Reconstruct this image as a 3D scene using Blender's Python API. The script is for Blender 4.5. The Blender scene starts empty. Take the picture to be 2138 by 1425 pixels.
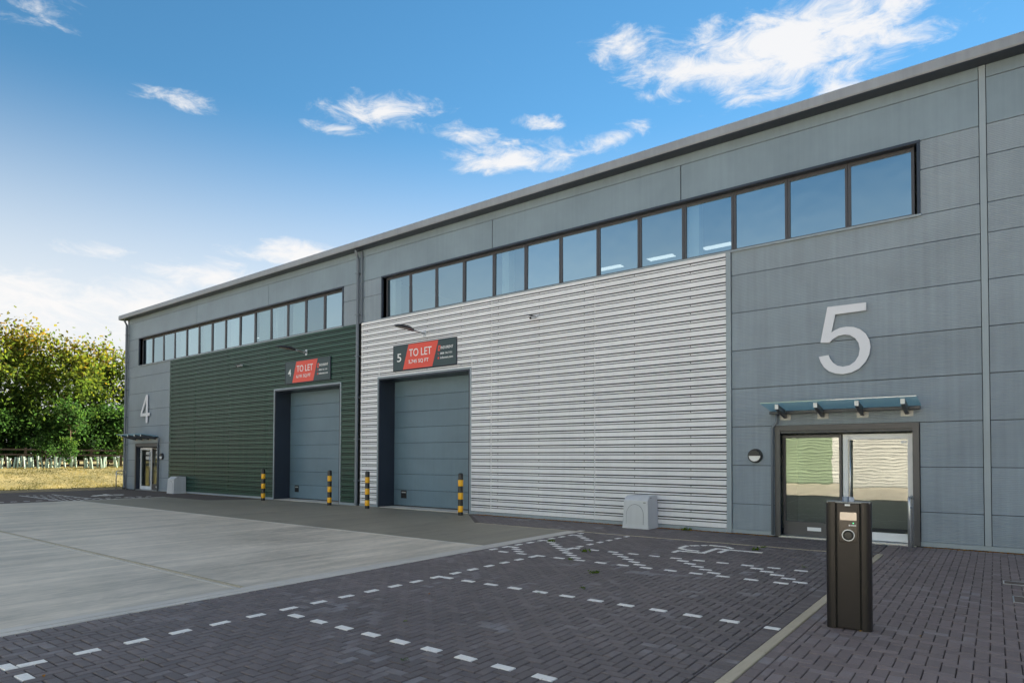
import bpy, math, random
from mathutils import Vector, Matrix
from mathutils.geometry import tessellate_polygon
random.seed(7)
R = math.radians
scene = bpy.context.scene
col = scene.collection

# ------------------------------------------------------------------ camera
YAW, PITCH, ROLL = -0.647364, 0.023479, 0.003398
FPX, CX, CY, PW, PH = 1326.42, 1075.04, 926.29, 2138.0, 1425.0
CAM = Vector((0.0, -14.936, 1.70))
fwd = Vector((math.sin(YAW)*math.cos(PITCH), math.cos(YAW)*math.cos(PITCH), math.sin(PITCH)))
rgt0 = Vector((math.cos(YAW), -math.sin(YAW), 0)); up0 = rgt0.cross(fwd)
rgt = math.cos(ROLL)*rgt0 + math.sin(ROLL)*up0
upv = -math.sin(ROLL)*rgt0 + math.cos(ROLL)*up0
cd = bpy.data.cameras.new('camera'); cam = bpy.data.objects.new('camera', cd); col.objects.link(cam)
cd.sensor_fit = 'HORIZONTAL'; cd.sensor_width = 36.0; cd.lens = 36.0*FPX/PW
cd.shift_x = (PW/2-CX)/PW; cd.shift_y = (CY-PH/2)/PW
cd.clip_start = 0.05; cd.clip_end = 3000
m = Matrix(((rgt.x, upv.x, -fwd.x), (rgt.y, upv.y, -fwd.y), (rgt.z, upv.z, -fwd.z))).to_4x4()
m.translation = CAM; cam.matrix_world = m
scene.camera = cam
def topx(P):
    q = Vector(P)-CAM; d = q.dot(fwd)
    if d < 0.05: return None
    return (CX+FPX*q.dot(rgt)/d, CY-FPX*q.dot(upv)/d, d)

# ------------------------------------------------------------------ sky, sun, exposure
SUN_AZ, SUN_EL = R(1.0), R(31.0)
SKY_STRENGTH, SUN_STRENGTH, EXPOSURE = 0.05, 5.0, 2.3
w = bpy.data.worlds.new('World'); scene.world = w; w.use_nodes = True
nt = w.node_tree; nt.nodes.clear()
def N(t, **kw):
    n = nt.nodes.new(t)
    for k, v in kw.items(): setattr(n, k, v)
    return n
def math_node(op, a, b=None, c=None, clamp=False):
    n = N('ShaderNodeMath', operation=op); n.use_clamp = clamp
    for i, v in enumerate((a, b, c)):
        if v is None: continue
        if isinstance(v, (int, float)): n.inputs[i].default_value = v
        else: nt.links.new(v, n.inputs[i])
    return n.outputs[0]
sky = N('ShaderNodeTexSky'); sky.sky_type = 'NISHITA'; sky.sun_disc = False
sky.sun_elevation = SUN_EL; sky.sun_rotation = SUN_AZ; sky.altitude = 0
sky.air_density = 1.0; sky.dust_density = 0.0; sky.ozone_density = 2.0
tc = N('ShaderNodeTexCoord'); sep = N('ShaderNodeSeparateXYZ'); nt.links.new(tc.outputs['Generated'], sep.inputs[0])
az = math_node('ARCTAN2', sep.outputs[0], sep.outputs[1]); el = math_node('ARCSINE', sep.outputs[2])
comb = N('ShaderNodeCombineXYZ'); nt.links.new(az, comb.inputs[0]); nt.links.new(math_node('MULTIPLY', el, 2.4), comb.inputs[1])
def noise(scale, detail, rough, dist=0.0):
    n = N('ShaderNodeTexNoise'); n.inputs['Scale'].default_value = scale; n.inputs['Detail'].default_value = detail
    n.inputs['Roughness'].default_value = rough; n.inputs['Distortion'].default_value = dist
    nt.links.new(comb.outputs[0], n.inputs['Vector']); return n.outputs[0]
n1 = noise(15.0, 10.0, 0.66, 0.55); n2 = noise(4.5, 3.0, 0.5, 0.2)
# cloud banks: azimuth, elevation, half widths (degrees), tilt, weight; spread over the whole sky
banks = [(-12.5, 31.2, 17.0, 4.2, 1, 1.25), (-20, 30.6, 10, 2.6, -4, 1.0), (-27, 33.0, 5, 2.0, 0, .8), (-10, 27.9, 4.2, 1.2, 4, .75), (-24.5, 29.6, 4.5, 1.0, 6, .7), (-34.8, 28.2, 3.0, .9, 0, .75),
         (-49.5, 28.4, 7.5, 1.9, 4, 1.1), (-53.0, 26.8, 4.0, .7, 0, .7), (-37.5, 25.6, 8.5, 1.8, 2, 1.05), (-42, 27.2, 6, 1.3, -8, .78), (-28, 26.8, 5, 1.2, 8, .75),
         (-66, 26.8, 4.2, 1.3, 0, .85), (-76, 29.5, 6, 2.0, 6, .55), (-56.5, 17.0, 7, 1.4, 3, .85), (-70.5, 15.3, 4, .9, 0, .7), (-62.5, 14.6, 9, 1.8, 4, .85),
         (-72, 11.2, 22, 3.6, 0, 1.0), (-50, 12, 16, 2.0, 0, .7),
         (-108, 25, 14, 3.0, 3, 1.0), (-132, 30, 12, 3.0, -3, .95), (-158, 26, 13, 3.0, 2, 1.0), (30, 30, 13, 2.8, 3, .9), (80, 20, 14, 2.4, 0, .9), (140, 24, 14, 2.4, 3, .85)]
cov = None
for a0, e0, ra, re, tilt, wt in banks:
    da = math_node('SUBTRACT', az, R(a0)); de = math_node('SUBTRACT', el, R(e0))
    t = math.tan(R(tilt)); de = math_node('MULTIPLY_ADD', da, -t, de)
    a2 = math_node('POWER', math_node('MULTIPLY', da, 1/R(ra)), 2.0); e2 = math_node('POWER', math_node('MULTIPLY', de, 1/R(re)), 2.0)
    v = math_node('MULTIPLY', math_node('SUBTRACT', 1.0, math_node('SQRT', math_node('ADD', a2, e2)), clamp=True), wt)
    cov = v if cov is None else math_node('MAXIMUM', cov, v)
# unseen broken cloud added overhead all round to brighten and whiten the shaded ground
ov = N('ShaderNodeMapRange'); ov.interpolation_type = 'SMOOTHSTEP'; nt.links.new(el, ov.inputs[0]); ov.inputs[1].default_value = R(35); ov.inputs[2].default_value = R(50); ov.inputs[3].default_value = 0.0; ov.inputs[4].default_value = 0.62
cov = math_node('MAXIMUM', cov, ov.outputs[0])
cov = math_node('POWER', cov, 0.6)
dens = math_node('MULTIPLY_ADD', cov, 0.50, math_node('MULTIPLY_ADD', n1, 0.95, math_node('MULTIPLY', n2, 0.30)))
mr = N('ShaderNodeMapRange'); mr.interpolation_type = 'SMOOTHSTEP'
nt.links.new(dens, mr.inputs[0]); mr.inputs[1].default_value = 0.81; mr.inputs[2].default_value = 1.16; mr.inputs[3].default_value = 0; mr.inputs[4].default_value = 0.92
hz = N('ShaderNodeMapRange'); nt.links.new(el, hz.inputs[0]); hz.inputs[1].default_value = R(6); hz.inputs[2].default_value = R(28.5); hz.inputs[3].default_value = 0.97; hz.inputs[4].default_value = 0.0
hz.interpolation_type = 'SMOOTHSTEP'
SKYG = N('ShaderNodeHueSaturation'); SKYG.inputs['Hue'].default_value = 0.488; SKYG.inputs['Saturation'].default_value = 1.24; SKYG.inputs['Value'].default_value = 0.64
nt.links.new(sky.outputs[0], SKYG.inputs['Color'])
mixh = N('ShaderNodeMix', data_type='RGBA'); nt.links.new(hz.outputs[0], mixh.inputs[0]); nt.links.new(SKYG.outputs[0], mixh.inputs[6]); mixh.inputs[7].default_value = (3.65, 3.7, 3.75, 1)
mixc = N('ShaderNodeMix', data_type='RGBA'); nt.links.new(mr.outputs[0], mixc.inputs[0]); nt.links.new(mixh.outputs[2], mixc.inputs[6]); mixc.inputs[7].default_value = (4.0, 3.93, 3.88, 1)
bg = N('ShaderNodeBackground'); bg.inputs['Strength'].default_value = SKY_STRENGTH
nt.links.new(mixc.outputs[2], bg.inputs['Color'])
out = N('ShaderNodeOutputWorld'); nt.links.new(bg.outputs[0], out.inputs[0])
sd = bpy.data.lights.new('sun', 'SUN'); sd.energy = SUN_STRENGTH; sd.angle = R(0.5); sd.color = (1.0, 0.9, 0.76)
so = bpy.data.objects.new('sun', sd); col.objects.link(so); so.location = (0, 60, 60)
sdir = Vector((math.sin(SUN_AZ)*math.cos(SUN_EL), math.cos(SUN_AZ)*math.cos(SUN_EL), math.sin(SUN_EL)))
so.rotation_euler = (-sdir).to_track_quat('-Z', 'Y').to_euler()
vs = scene.view_settings; vs.view_transform = 'Standard'; vs.look = 'None'; vs.gamma = 1.0; vs.exposure = EXPOSURE; vs.use_curve_mapping = False
w.cycles.sampling_method = 'MANUAL'; w.cycles.sample_map_resolution = 512
scene.cycles.use_denoising = True; scene.cycles.denoising_prefilter = 'ACCURATE'
scene.cycles.max_bounces = 8; scene.cycles.transparent_max_bounces = 12

# ------------------------------------------------------------------ materials
MATS = {}
def mat(name, color, rough=0.5, metal=0.0, spec=0.5, coat=0.0):
    if name in MATS: return MATS[name]
    M = bpy.data.materials.new(name); M.use_nodes = True; b = M.node_tree.nodes['Principled BSDF']
    b.inputs['Base Color'].default_value = (*color, 1); b.inputs['Roughness'].default_value = rough; b.inputs['Metallic'].default_value = metal
    b.inputs['Specular IOR Level'].default_value = spec; b.inputs['Coat Weight'].default_value = coat
    MATS[name] = M; return M
class G:
    """small node-graph helper on one material"""
    def __init__(s, M): s.t = M.node_tree; s.b = s.t.nodes['Principled BSDF']
    def n(s, ty, **kw):
        n = s.t.nodes.new(ty)
        for k, v in kw.items(): setattr(n, k, v)
        return n
    def l(s, a, b): s.t.links.new(a, b)
    def pos(s, scale=(1, 1, 1)):
        g = s.n('ShaderNodeNewGeometry'); mp = s.n('ShaderNodeMapping'); mp.inputs['Scale'].default_value = scale
        s.l(g.outputs['Position'], mp.inputs[0]); return mp.outputs[0]
    def noise(s, scale, detail=3, rough=0.55, vec=None, dist=0):
        n = s.n('ShaderNodeTexNoise'); n.inputs['Scale'].default_value = scale; n.inputs['Detail'].default_value = detail; n.inputs['Roughness'].default_value = rough
        n.inputs['Distortion'].default_value = dist
        if vec is not None: s.l(vec, n.inputs['Vector'])
        return n.outputs[0]
    def ramp(s, fac, stops):
        n = s.n('ShaderNodeValToRGB'); e = n.color_ramp.elements
        while len(e) < len(stops): e.new(0.5)
        for q, (p, c) in zip(e, stops): q.position = p; q.color = (*c, 1) if len(c) == 3 else c
        s.l(fac, n.inputs[0]); return n.outputs[0]
    def mul(s, a, b, fac=1.0, mode='MULTIPLY'):
        n = s.n('ShaderNodeMix', data_type='RGBA', blend_type=mode); n.inputs[0].default_value = fac if not hasattr(fac, 'links') else 0
        if hasattr(fac, 'links'): s.l(fac, n.inputs[0])
        for i, v in ((6, a), (7, b)):
            if hasattr(v, 'links'): s.l(v, n.inputs[i])
            else: n.inputs[i].default_value = (*v, 1)
        return n.outputs[2]
    def math(s, op, a, b=0.0):
        n = s.n('ShaderNodeMath', operation=op)
        for i, v in ((0, a), (1, b)):
            if hasattr(v, 'links'): s.l(v, n.inputs[i])
            else: n.inputs[i].default_value = v
        return n.outputs[0]
    def bump(s, h, strength=0.3, dist=0.01):
        n = s.n('ShaderNodeBump'); n.inputs['Strength'].default_value = strength; n.inputs['Distance'].default_value = dist
        s.l(h, n.inputs['Height']); s.l(n.outputs[0], s.b.inputs['Normal'])
    def rng(s, v, a, b, c, d):
        n = s.n('ShaderNodeMapRange'); s.l(v, n.inputs[0])
        for i, q in enumerate((a, b, c, d)): n.inputs[i+1].default_value = q
        return n.outputs[0]
def grimy(name, color, rough, streak=0.12, metal=0.0, rib=0.0, spec=0.5, dirt=0.1, coat=0.0, buckle=True):
    """coated sheet metal: faint vertical rain streaks, blotches, optional horizontal micro-ribs"""
    M = mat(name, color, rough, metal, spec, coat); g = G(M)
    st = g.noise(1.0, 4, 0.6, g.pos((9, 9, 0.35))); bl = g.noise(0.7, 4, 0.6, g.pos())
    v = g.math('ADD', g.rng(st, .3, .7, 1-streak, 1+streak*.6), g.rng(bl, .3, .7, -dirt, dirt))
    rn = g.n('ShaderNodeObjectInfo'); v = g.math('ADD', v, g.rng(rn.outputs['Random'], 0, 1, -.035, .035))
    cc = g.n('ShaderNodeCombineColor'); [g.l(v, cc.inputs[i]) for i in range(3)]
    g.l(g.mul(color, cc.outputs[0]), g.b.inputs['Base Color'])
    g.l(g.rng(st, .3, .7, rough-.06, rough+.08), g.b.inputs['Roughness'])
    if rib:
        ge = g.n('ShaderNodeNewGeometry'); sp = g.n('ShaderNodeSeparateXYZ'); g.l(ge.outputs['Position'], sp.inputs[0])
        s = g.math('SINE', g.math('MULTIPLY', sp.outputs[2], 2*math.pi/rib))
        g.bump(s, 0.45, 0.004)
    elif buckle:
        g.bump(g.noise(.8, 2, .5, g.pos()), 0.16, 0.02)
    return M
grey_panel = grimy('grey_microrib_panel', (0.262, 0.310, 0.362), 0.42, .10, rib=0.034)
grey_flat = grimy('grey_flat_panel', (0.232, 0.290, 0.338), 0.36, .06)
grey_trim = grimy('grey_trim', (0.31, 0.36, 0.405), 0.4, .05)
white_clad = grimy('white_cladding', (0.82, 0.81, 0.845), 0.40, .04, dirt=.04, buckle=False)
green_clad = grimy('green_cladding', (0.022, 0.072, 0.052), 0.36, .03, spec=.5, dirt=.05, buckle=False)
door_grey = grimy('door_grey', (0.130, 0.200, 0.255), 0.36, .05)
navy = grimy('anthracite_flashing', (0.030, 0.040, 0.062), 0.34, .05)
frame_dark = mat('window_frame', (0.075, 0.072, 0.080), 0.38)
backing = mat('joint_and_rib_shade_backing', (0.015, 0.016, 0.018), 0.8)  # black behind panel joints; in the cladding slots it imitates rib shade
gutter_m = grimy('gutter_grey', (0.30, 0.315, 0.35), 0.4, .08)
pipe_m = mat('downpipe_grey', (0.16, 0.185, 0.22), 0.36)
silver = mat('anodised_silver', (0.84, 0.84, 0.86), 0.35, 0.0)
steel = mat('galvanised_steel', (0.55, 0.57, 0.60), 0.35, 0.8)
black_paint = mat('black_paint', (0.012, 0.012, 0.013), 0.35)
yellow_paint = mat('yellow_reflective', (0.95, 0.47, 0.012), 0.35)
red_sign = mat('sign_red', (0.80, 0.085, 0.055), 0.4)
dark_sign = mat('sign_slate', (0.030, 0.058, 0.066), 0.35)
white_paint = mat('sign_white', (0.85, 0.85, 0.86), 0.45)
number_white = mat('number_white', (0.76, 0.76, 0.82), 0.4)
grey_box = grimy('meter_box_grp', (0.56, 0.57, 0.60), 0.4, .05, dirt=.05)
def glass(name, refl, tint, trans, rough=0.004, wave=0.0):
    M = bpy.data.materials.new(name); M.use_nodes = True; t = M.node_tree; t.nodes.clear()
    o = t.nodes.new('ShaderNodeOutputMaterial'); mx = t.nodes.new('ShaderNodeMixShader'); gl = t.nodes.new('ShaderNodeBsdfGlossy'); tr = t.nodes.new('ShaderNodeBsdfTransparent')
    gl.inputs['Color'].default_value = (*tint, 1); gl.inputs['Roughness'].default_value = rough; tr.inputs['Color'].default_value = (*trans, 1)
    lw = t.nodes.new('ShaderNodeFresnel'); lw.inputs[0].default_value = 1.5
    mr_ = t.nodes.new('ShaderNodeMapRange'); mr_.inputs[1].default_value = 0.04; mr_.inputs[2].default_value = 0.6; mr_.inputs[3].default_value = refl; mr_.inputs[4].default_value = 1.0
    t.links.new(lw.outputs[0], mr_.inputs[0])
    oi = t.nodes.new('ShaderNodeObjectInfo'); rr = t.nodes.new('ShaderNodeMapRange'); rr.inputs[3].default_value = .66; rr.inputs[4].default_value = 1.12; t.links.new(oi.outputs['Random'], rr.inputs[0])
    mm = t.nodes.new('ShaderNodeMath'); mm.operation = 'MULTIPLY'; mm.use_clamp = True; t.links.new(mr_.outputs[0], mm.inputs[0]); t.links.new(rr.outputs[0], mm.inputs[1]); t.links.new(mm.outputs[0], mx.inputs[0])
    t.links.new(tr.outputs[0], mx.inputs[1]); t.links.new(gl.outputs[0], mx.inputs[2]); t.links.new(mx.outputs[0], o.inputs[0])
    if wave:
        ge = t.nodes.new('ShaderNodeNewGeometry'); n = t.nodes.new('ShaderNodeTexNoise'); n.inputs['Scale'].default_value = 2.2; n.inputs['Detail'].default_value = 1
        t.links.new(ge.outputs['Position'], n.inputs['Vector']); b = t.nodes.new('ShaderNodeBump'); b.inputs['Strength'].default_value = 1.0; b.inputs['Distance'].default_value = wave
        t.links.new(n.outputs[0], b.inputs['Height']); t.links.new(b.outputs[0], gl.inputs['Normal'])
    MATS[name] = M; return M
win_glass = glass('window_glass', 0.52, (0.72, 0.93, 1.0), (0.55, 0.66, 0.68), wave=.003)
door_glass = glass('door_glass', 0.17, (0.95, 1.0, 0.96), (0.60, 0.68, 0.65), wave=.0009)
def tinted(name):
    M = bpy.data.materials.new(name); M.use_nodes = True; t = M.node_tree; t.nodes.clear()
    o = t.nodes.new('ShaderNodeOutputMaterial'); a = t.nodes.new('ShaderNodeMixShader'); b = t.nodes.new('ShaderNodeMixShader'); gl = t.nodes.new('ShaderNodeBsdfGlossy'); tl = t.nodes.new('ShaderNodeBsdfTranslucent'); tr = t.nodes.new('ShaderNodeBsdfTransparent')
    gl.inputs['Roughness'].default_value = .02; tl.inputs['Color'].default_value = (.66, .84, .86, 1); tr.inputs['Color'].default_value = (.60, .78, .82, 1)
    a.inputs[0].default_value = .65; b.inputs[0].default_value = .22
    t.links.new(tr.outputs[0], a.inputs[1]); t.links.new(tl.outputs[0], a.inputs[2]); t.links.new(a.outputs[0], b.inputs[1]); t.links.new(gl.outputs[0], b.inputs[2]); t.links.new(b.outputs[0], o.inputs[0]); MATS[name] = M; return M
canopy_glass = tinted('tinted_laminated_glass')
def concrete(name, c0, c1, rough, streak=True):
    M = mat(name, c0, rough); g = G(M)
    a = g.noise(1.0, 7, 0.66, g.pos((2.4, 0.24, 1)), 0.5); b = g.noise(0.5, 6, 0.65, g.pos()); c = g.noise(40, 3, 0.6, g.pos((1, .12, 1)))
    v = g.math('ADD', g.math('MULTIPLY', a, .56), g.math('ADD', g.math('MULTIPLY', b, .32), g.math('MULTIPLY', c, .34)))
    colr = g.ramp(v, [(.44, c0), (.58, tuple((x+y)/2 for x, y in zip(c0, c1))), (.74, c1)])
    st = g.noise(.9, 6, .7, g.pos((1, .45, 1)), 1.2); sm = g.rng(st, .60, .72, 0, .45); cl_ = g.n('ShaderNodeClamp'); g.l(sm, cl_.inputs[0])
    colr = g.mul(colr, tuple(q*.62 for q in c0), cl_.outputs[0], 'MIX')
    g.l(colr, g.b.inputs['Base Color']); g.l(g.rng(v, .4, .75, rough-.12, rough+.1), g.b.inputs['Roughness'])
    g.bump(g.math('ADD', c, g.math('MULTIPLY', g.noise(160, 2, .6, g.pos()), .5)), 0.35, 0.003); return M
conc_a = concrete('broomed_concrete', (0.30, 0.265, 0.21), (0.80, 0.69, 0.56), 0.48)
conc_d = concrete('darker_concrete_pour', (0.165, 0.145, 0.108), (0.33, 0.292, 0.225), 0.58)
conc_edge = concrete('trowelled_concrete_edge', (0.46, 0.42, 0.37), (0.68, 0.63, 0.57), 0.65)
kerb_m = concrete('kerb_concrete', (0.38, 0.31, 0.21), (0.54, 0.46, 0.34), 0.75)
def paver_mat(name, base, joined):
    M = mat(name, base, 0.62, spec=.45); g = G(M)
    if joined:
        at = g.n('ShaderNodeAttribute', attribute_name='tint'); r_ = at.outputs['Fac']
    else:
        oi = g.n('ShaderNodeObjectInfo'); r_ = oi.outputs['Random']
    fine = g.noise(90, 4, .65, g.pos()); sp = g.noise(420, 1, .5, g.pos()); bloom = g.noise(1.1, 4, .62, g.pos()); big = g.noise(0.35, 3, .5, g.pos())
    k = g.math('MULTIPLY', g.rng(fine, .3, .7, .80, 1.2), g.math('MULTIPLY', g.rng(r_, 0, 1, .86, 1.15), g.rng(big, .3, .7, .88, 1.12)))
    cc = g.n('ShaderNodeCombineColor'); [g.l(k, cc.inputs[i]) for i in range(3)]
    c = g.mul(base, cc.outputs[0])
    # lime bloom: pale blue-grey haze on some blocks only
    bl = g.math('MULTIPLY', g.rng(bloom, .52, .70, 0, .55), g.math('GREATER_THAN', r_, .60))
    bl2 = g.n('ShaderNodeClamp'); g.l(bl, bl2.inputs[0])
    c = g.mul(c, (0.30, 0.29, 0.30), bl2.outputs[0], 'MIX')
    oil = g.rng(g.noise(.55, 5, .65, g.pos(), .8), .64, .76, 0, .5); ocl = g.n('ShaderNodeClamp'); g.l(oil, ocl.inputs[0]); c = g.mul(c, tuple(q*.45 for q in base), ocl.outputs[0], 'MIX')
    gr = g.math('GREATER_THAN', sp, .735)
    c = g.mul(c, (0.40, 0.38, 0.36), g.math('MULTIPLY', gr, .8), 'MIX')
    g.l(c, g.b.inputs['Base Color']); g.l(g.rng(fine, .3, .7, .5, .74), g.b.inputs['Roughness'])
    g.bump(g.math('ADD', fine, g.math('MULTIPLY', sp, .6)), 0.35, 0.003); return M
PB = (0.145, 0.119, 0.116); PR = (0.195, 0.152, 0.146)
pav_one = paver_mat('charcoal_paver', PB, False); pav_all = paver_mat('charcoal_paver_field', PB, True)
foot_one = paver_mat('footpath_paver', PR, False); foot_all = paver_mat('footpath_paver_field', PR, True)
def white_pav():
    M = mat('white_paver', (.72, .72, .72), .6); g = G(M); n = g.noise(30, 5, .7, g.pos())
    g.l(g.ramp(n, [(.28, (.50, .48, .46)), (.42, (.84, .80, .76)), (.8, (.92, .88, .83))]), g.b.inputs['Base Color']); g.bump(n, .2, .003); return M
wpav = white_pav()
def speckle(name, a, b, scale, rough=.9, bump=.5, bd=.01):
    M = mat(name, a, rough, spec=.2); g = G(M); n = g.noise(scale, 6, .7, g.pos()); n2 = g.noise(scale*.12, 4, .6, g.pos())
    g.l(g.ramp(g.math('ADD', g.math('MULTIPLY', n, .6), g.math('MULTIPLY', n2, .4)), [(.35, a), (.65, b)]), g.b.inputs['Base Color']); g.bump(n, bump, bd); return M
soil = speckle('jointing_sand_and_soil', (.018, .015, .012), (.045, .036, .026), 60)
asphalt = speckle('distant_dark_paving', (.105, .085, .075), (.175, .145, .13), 25)
turf = speckle('dry_mown_turf', (.055, .060, .020), (.25, .205, .09), 5, bump=.8, bd=.05)
sealant = speckle('joint_sealant', (.34, .29, .21), (.55, .49, .38), 12)
gravel_m = speckle('tan_gravel', (.16, .07, .025), (.42, .25, .10), 22)
wood = speckle('weathered_wood', (.05, .04, .03), (.13, .10, .08), 14)
bark = speckle('bark', (.030, .024, .018), (.085, .068, .05), 12)
pale_bark = speckle('pale_bark', (.18, .12, .085), (.34, .25, .18), 12)
interior_wall = mat('office_wall', (.62, .62, .60), .8); interior_dark = mat('office_floor', (.10, .10, .11), .8); ceil_m = mat('office_ceiling', (.30, .31, .32), .8); column_m = mat('office_column', (.80, .80, .80), .6)
def emit(name, c, s):
    M = mat(name, c, .5); b = M.node_tree.nodes['Principled BSDF']; b.inputs['Emission Color'].default_value = (*c, 1); b.inputs['Emission Strength'].default_value = s; return M
lamp_lit = emit('lit_ceiling_panel', (1, .97, .92), .30)
led_green = emit('green_led', (.05, .6, .25), .6)
def leaf_mat(name, stops, trans=.45):
    M = bpy.data.materials.new(name); M.use_nodes = True; t = M.node_tree; t.nodes.clear()
    o = t.nodes.new('ShaderNodeOutputMaterial'); mx = t.nodes.new('ShaderNodeMixShader'); d = t.nodes.new('ShaderNodeBsdfDiffuse'); tr = t.nodes.new('ShaderNodeBsdfTranslucent')
    at = t.nodes.new('ShaderNodeAttribute'); at.attribute_name = 'tint'; rp = t.nodes.new('ShaderNodeValToRGB'); e = rp.color_ramp.elements
    while len(e) < len(stops): e.new(.5)
    for q, (p_, c) in zip(e, stops): q.position = p_; q.color = (*c, 1)
    t.links.new(at.outputs['Fac'], rp.inputs[0]); t.links.new(rp.outputs[0], d.inputs[0])
    hs = t.nodes.new('ShaderNodeHueSaturation'); hs.inputs['Saturation'].default_value = 1.15; hs.inputs['Value'].default_value = 1.7; t.links.new(rp.outputs[0], hs.inputs['Color']); t.links.new(hs.outputs[0], tr.inputs[0])
    mx.inputs[0].default_value = trans; t.links.new(d.outputs[0], mx.inputs[1]); t.links.new(tr.outputs[0], mx.inputs[2]); t.links.new(mx.outputs[0], o.inputs[0])
    MATS[name] = M; return M
autumn_leaf = leaf_mat('autumn_leaf', [(0, (.035, .060, .018)), (.45, (.080, .120, .028)), (.72, (.135, .150, .030)), (1, (.19, .125, .035))])
green_leaf = leaf_mat('green_leaf', [(0, (.028, .060, .022)), (.6, (.06, .115, .03)), (1, (.12, .17, .04))])
weed_leaf = leaf_mat('weed_leaf', [(0, (.04, .09, .012)), (1, (.12, .17, .02))], .3)
grass_leaf = leaf_mat('dry_grass', [(0, (.05, .048, .014)), (.5, (.14, .125, .042)), (1, (.29, .24, .10))], .3)
litter_m = leaf_mat('fallen_leaf', [(0, (.22, .06, .015)), (.5, (.38, .17, .04)), (1, (.45, .30, .08))], .2)

# ------------------------------------------------------------------ mesh helpers
class MB:
    def __init__(s): s.v = []; s.f = []; s.t = []
    def add(s, vs_, fs, tint=None):
        k = len(s.v); s.v += [tuple(q) for q in vs_]; s.f += [tuple(i+k for i in f) for f in fs]
        s.t += [tint if tint is not None else 0.5]*len(fs); return s
    def box(s, x0, x1, y0, y1, z0, z1, tint=None):
        x0, x1 = min(x0, x1), max(x0, x1); y0, y1 = min(y0, y1), max(y0, y1); z0, z1 = min(z0, z1), max(z0, z1)
        return s.add([(x0, y0, z0), (x1, y0, z0), (x1, y1, z0), (x0, y1, z0), (x0, y0, z1), (x1, y0, z1), (x1, y1, z1), (x0, y1, z1)],
                     [(3, 2, 1, 0), (4, 5, 6, 7), (0, 1, 5, 4), (1, 2, 6, 5), (2, 3, 7, 6), (3, 0, 4, 7)], tint)
    def block(s, cx, cy, hx, hy, z0, z1, ch=0.006, rot=0.0, tint=None, tilt=(0, 0)):
        """paving block with a chamfered top"""
        c, sn = math.cos(rot), math.sin(rot); P = []
        for (ex, ey, z) in ((hx, hy, z0), (hx, hy, z1-ch), (hx-ch, hy-ch, z1)):
            for sx, sy in ((-1, -1), (1, -1), (1, 1), (-1, 1)):
                a, b = sx*ex, sy*ey; P.append((cx+a*c-b*sn, cy+a*sn+b*c, z+tilt[0]*sx+tilt[1]*sy))
        F = [(8, 9, 10, 11)]
        for r in (0, 4):
            for i in range(4): F.append((r+i, r+(i+1) % 4, r+4+(i+1) % 4, r+4+i))
        return s.add(P, F, tint)
    def tube(s, pts, rad, n=10, cap=True, tint=None):
        pts = [Vector(p) for p in pts]; rads = rad if isinstance(rad, (list, tuple)) else [rad]*len(pts); P = []; F = []
        for i, p_ in enumerate(pts):
            d = (pts[min(i+1, len(pts)-1)]-pts[max(i-1, 0)]).normalized()
            a = d.cross(Vector((0, 0, 1)) if abs(d.z) < .95 else Vector((1, 0, 0))).normalized(); b = d.cross(a)
            for j in range(n):
                t = 2*math.pi*j/n; P.append(p_+rads[i]*(math.cos(t)*a+math.sin(t)*b))
        for i in range(len(pts)-1):
            for j in range(n): F.append((i*n+j, i*n+(j+1) % n, (i+1)*n+(j+1) % n, (i+1)*n+j))
        if cap: F.append(tuple(range(n-1, -1, -1))); F.append(tuple((len(pts)-1)*n+j for j in range(n)))
        return s.add(P, F, tint)
    def lathe(s, prof, n=20, c=(0, 0, 0)):
        P = []; F = []
        for r_, z in prof:
            for j in range(n): t = 2*math.pi*j/n; P.append((c[0]+r_*math.cos(t), c[1]+r_*math.sin(t), c[2]+z))
        for i in range(len(prof)-1):
            for j in range(n): F.append((i*n+j, i*n+(j+1) % n, (i+1)*n+(j+1) % n, (i+1)*n+j))
        F.append(tuple(range(n-1, -1, -1))); F.append(tuple((len(prof)-1)*n+j for j in range(n)))
        return s.add(P, F)
    def prism_x(s, prof, x0, x1):
        """closed (y,z) outline swept along x"""
        n = len(prof); P = [(x0, y, z) for y, z in prof]+[(x1, y, z) for y, z in prof]
        F = [(i, (i+1) % n, n+(i+1) % n, n+i) for i in range(n)]+[tuple(range(n-1, -1, -1)), tuple(range(n, 2*n))]
        return s.add(P, F)
    def extrude_poly(s, loops, y0, y1):
        """outline(s) in (x,z), extruded from y0 (front) to y1"""
        flat = [p_ for L in loops for p_ in L]; n = len(flat)
        tris = tessellate_polygon([[Vector((a, b, 0)) for a, b in L] for L in loops])
        P = [(a, y0, b) for a, b in flat]+[(a, y1, b) for a, b in flat]; F = []
        for t in tris: F.append(tuple(t)); F.append(tuple(n+i for i in reversed(t)))
        k = 0
        for L in loops:
            for i in range(len(L)): a, b = k+i, k+(i+1) % len(L); F.append((a, b, n+b, n+a))
            k += len(L)
        return s.add(P, F)
    def mesh(s, name, M, smooth=False):
        me = bpy.data.meshes.new(name); me.from_pydata(s.v, [], s.f); me.materials.append(M)
        at = me.attributes.new('tint', 'FLOAT', 'FACE'); at.data.foreach_set('value', s.t)
        if smooth: me.polygons.foreach_set('use_smooth', [True]*len(me.polygons))
        me.update(); return me
def tag(o, label=None, cat=None, group=None, kind=None):
    if label: o['label'] = label
    if cat: o['category'] = cat
    if group: o['group'] = group
    if kind: o['kind'] = kind
    return o
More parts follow.
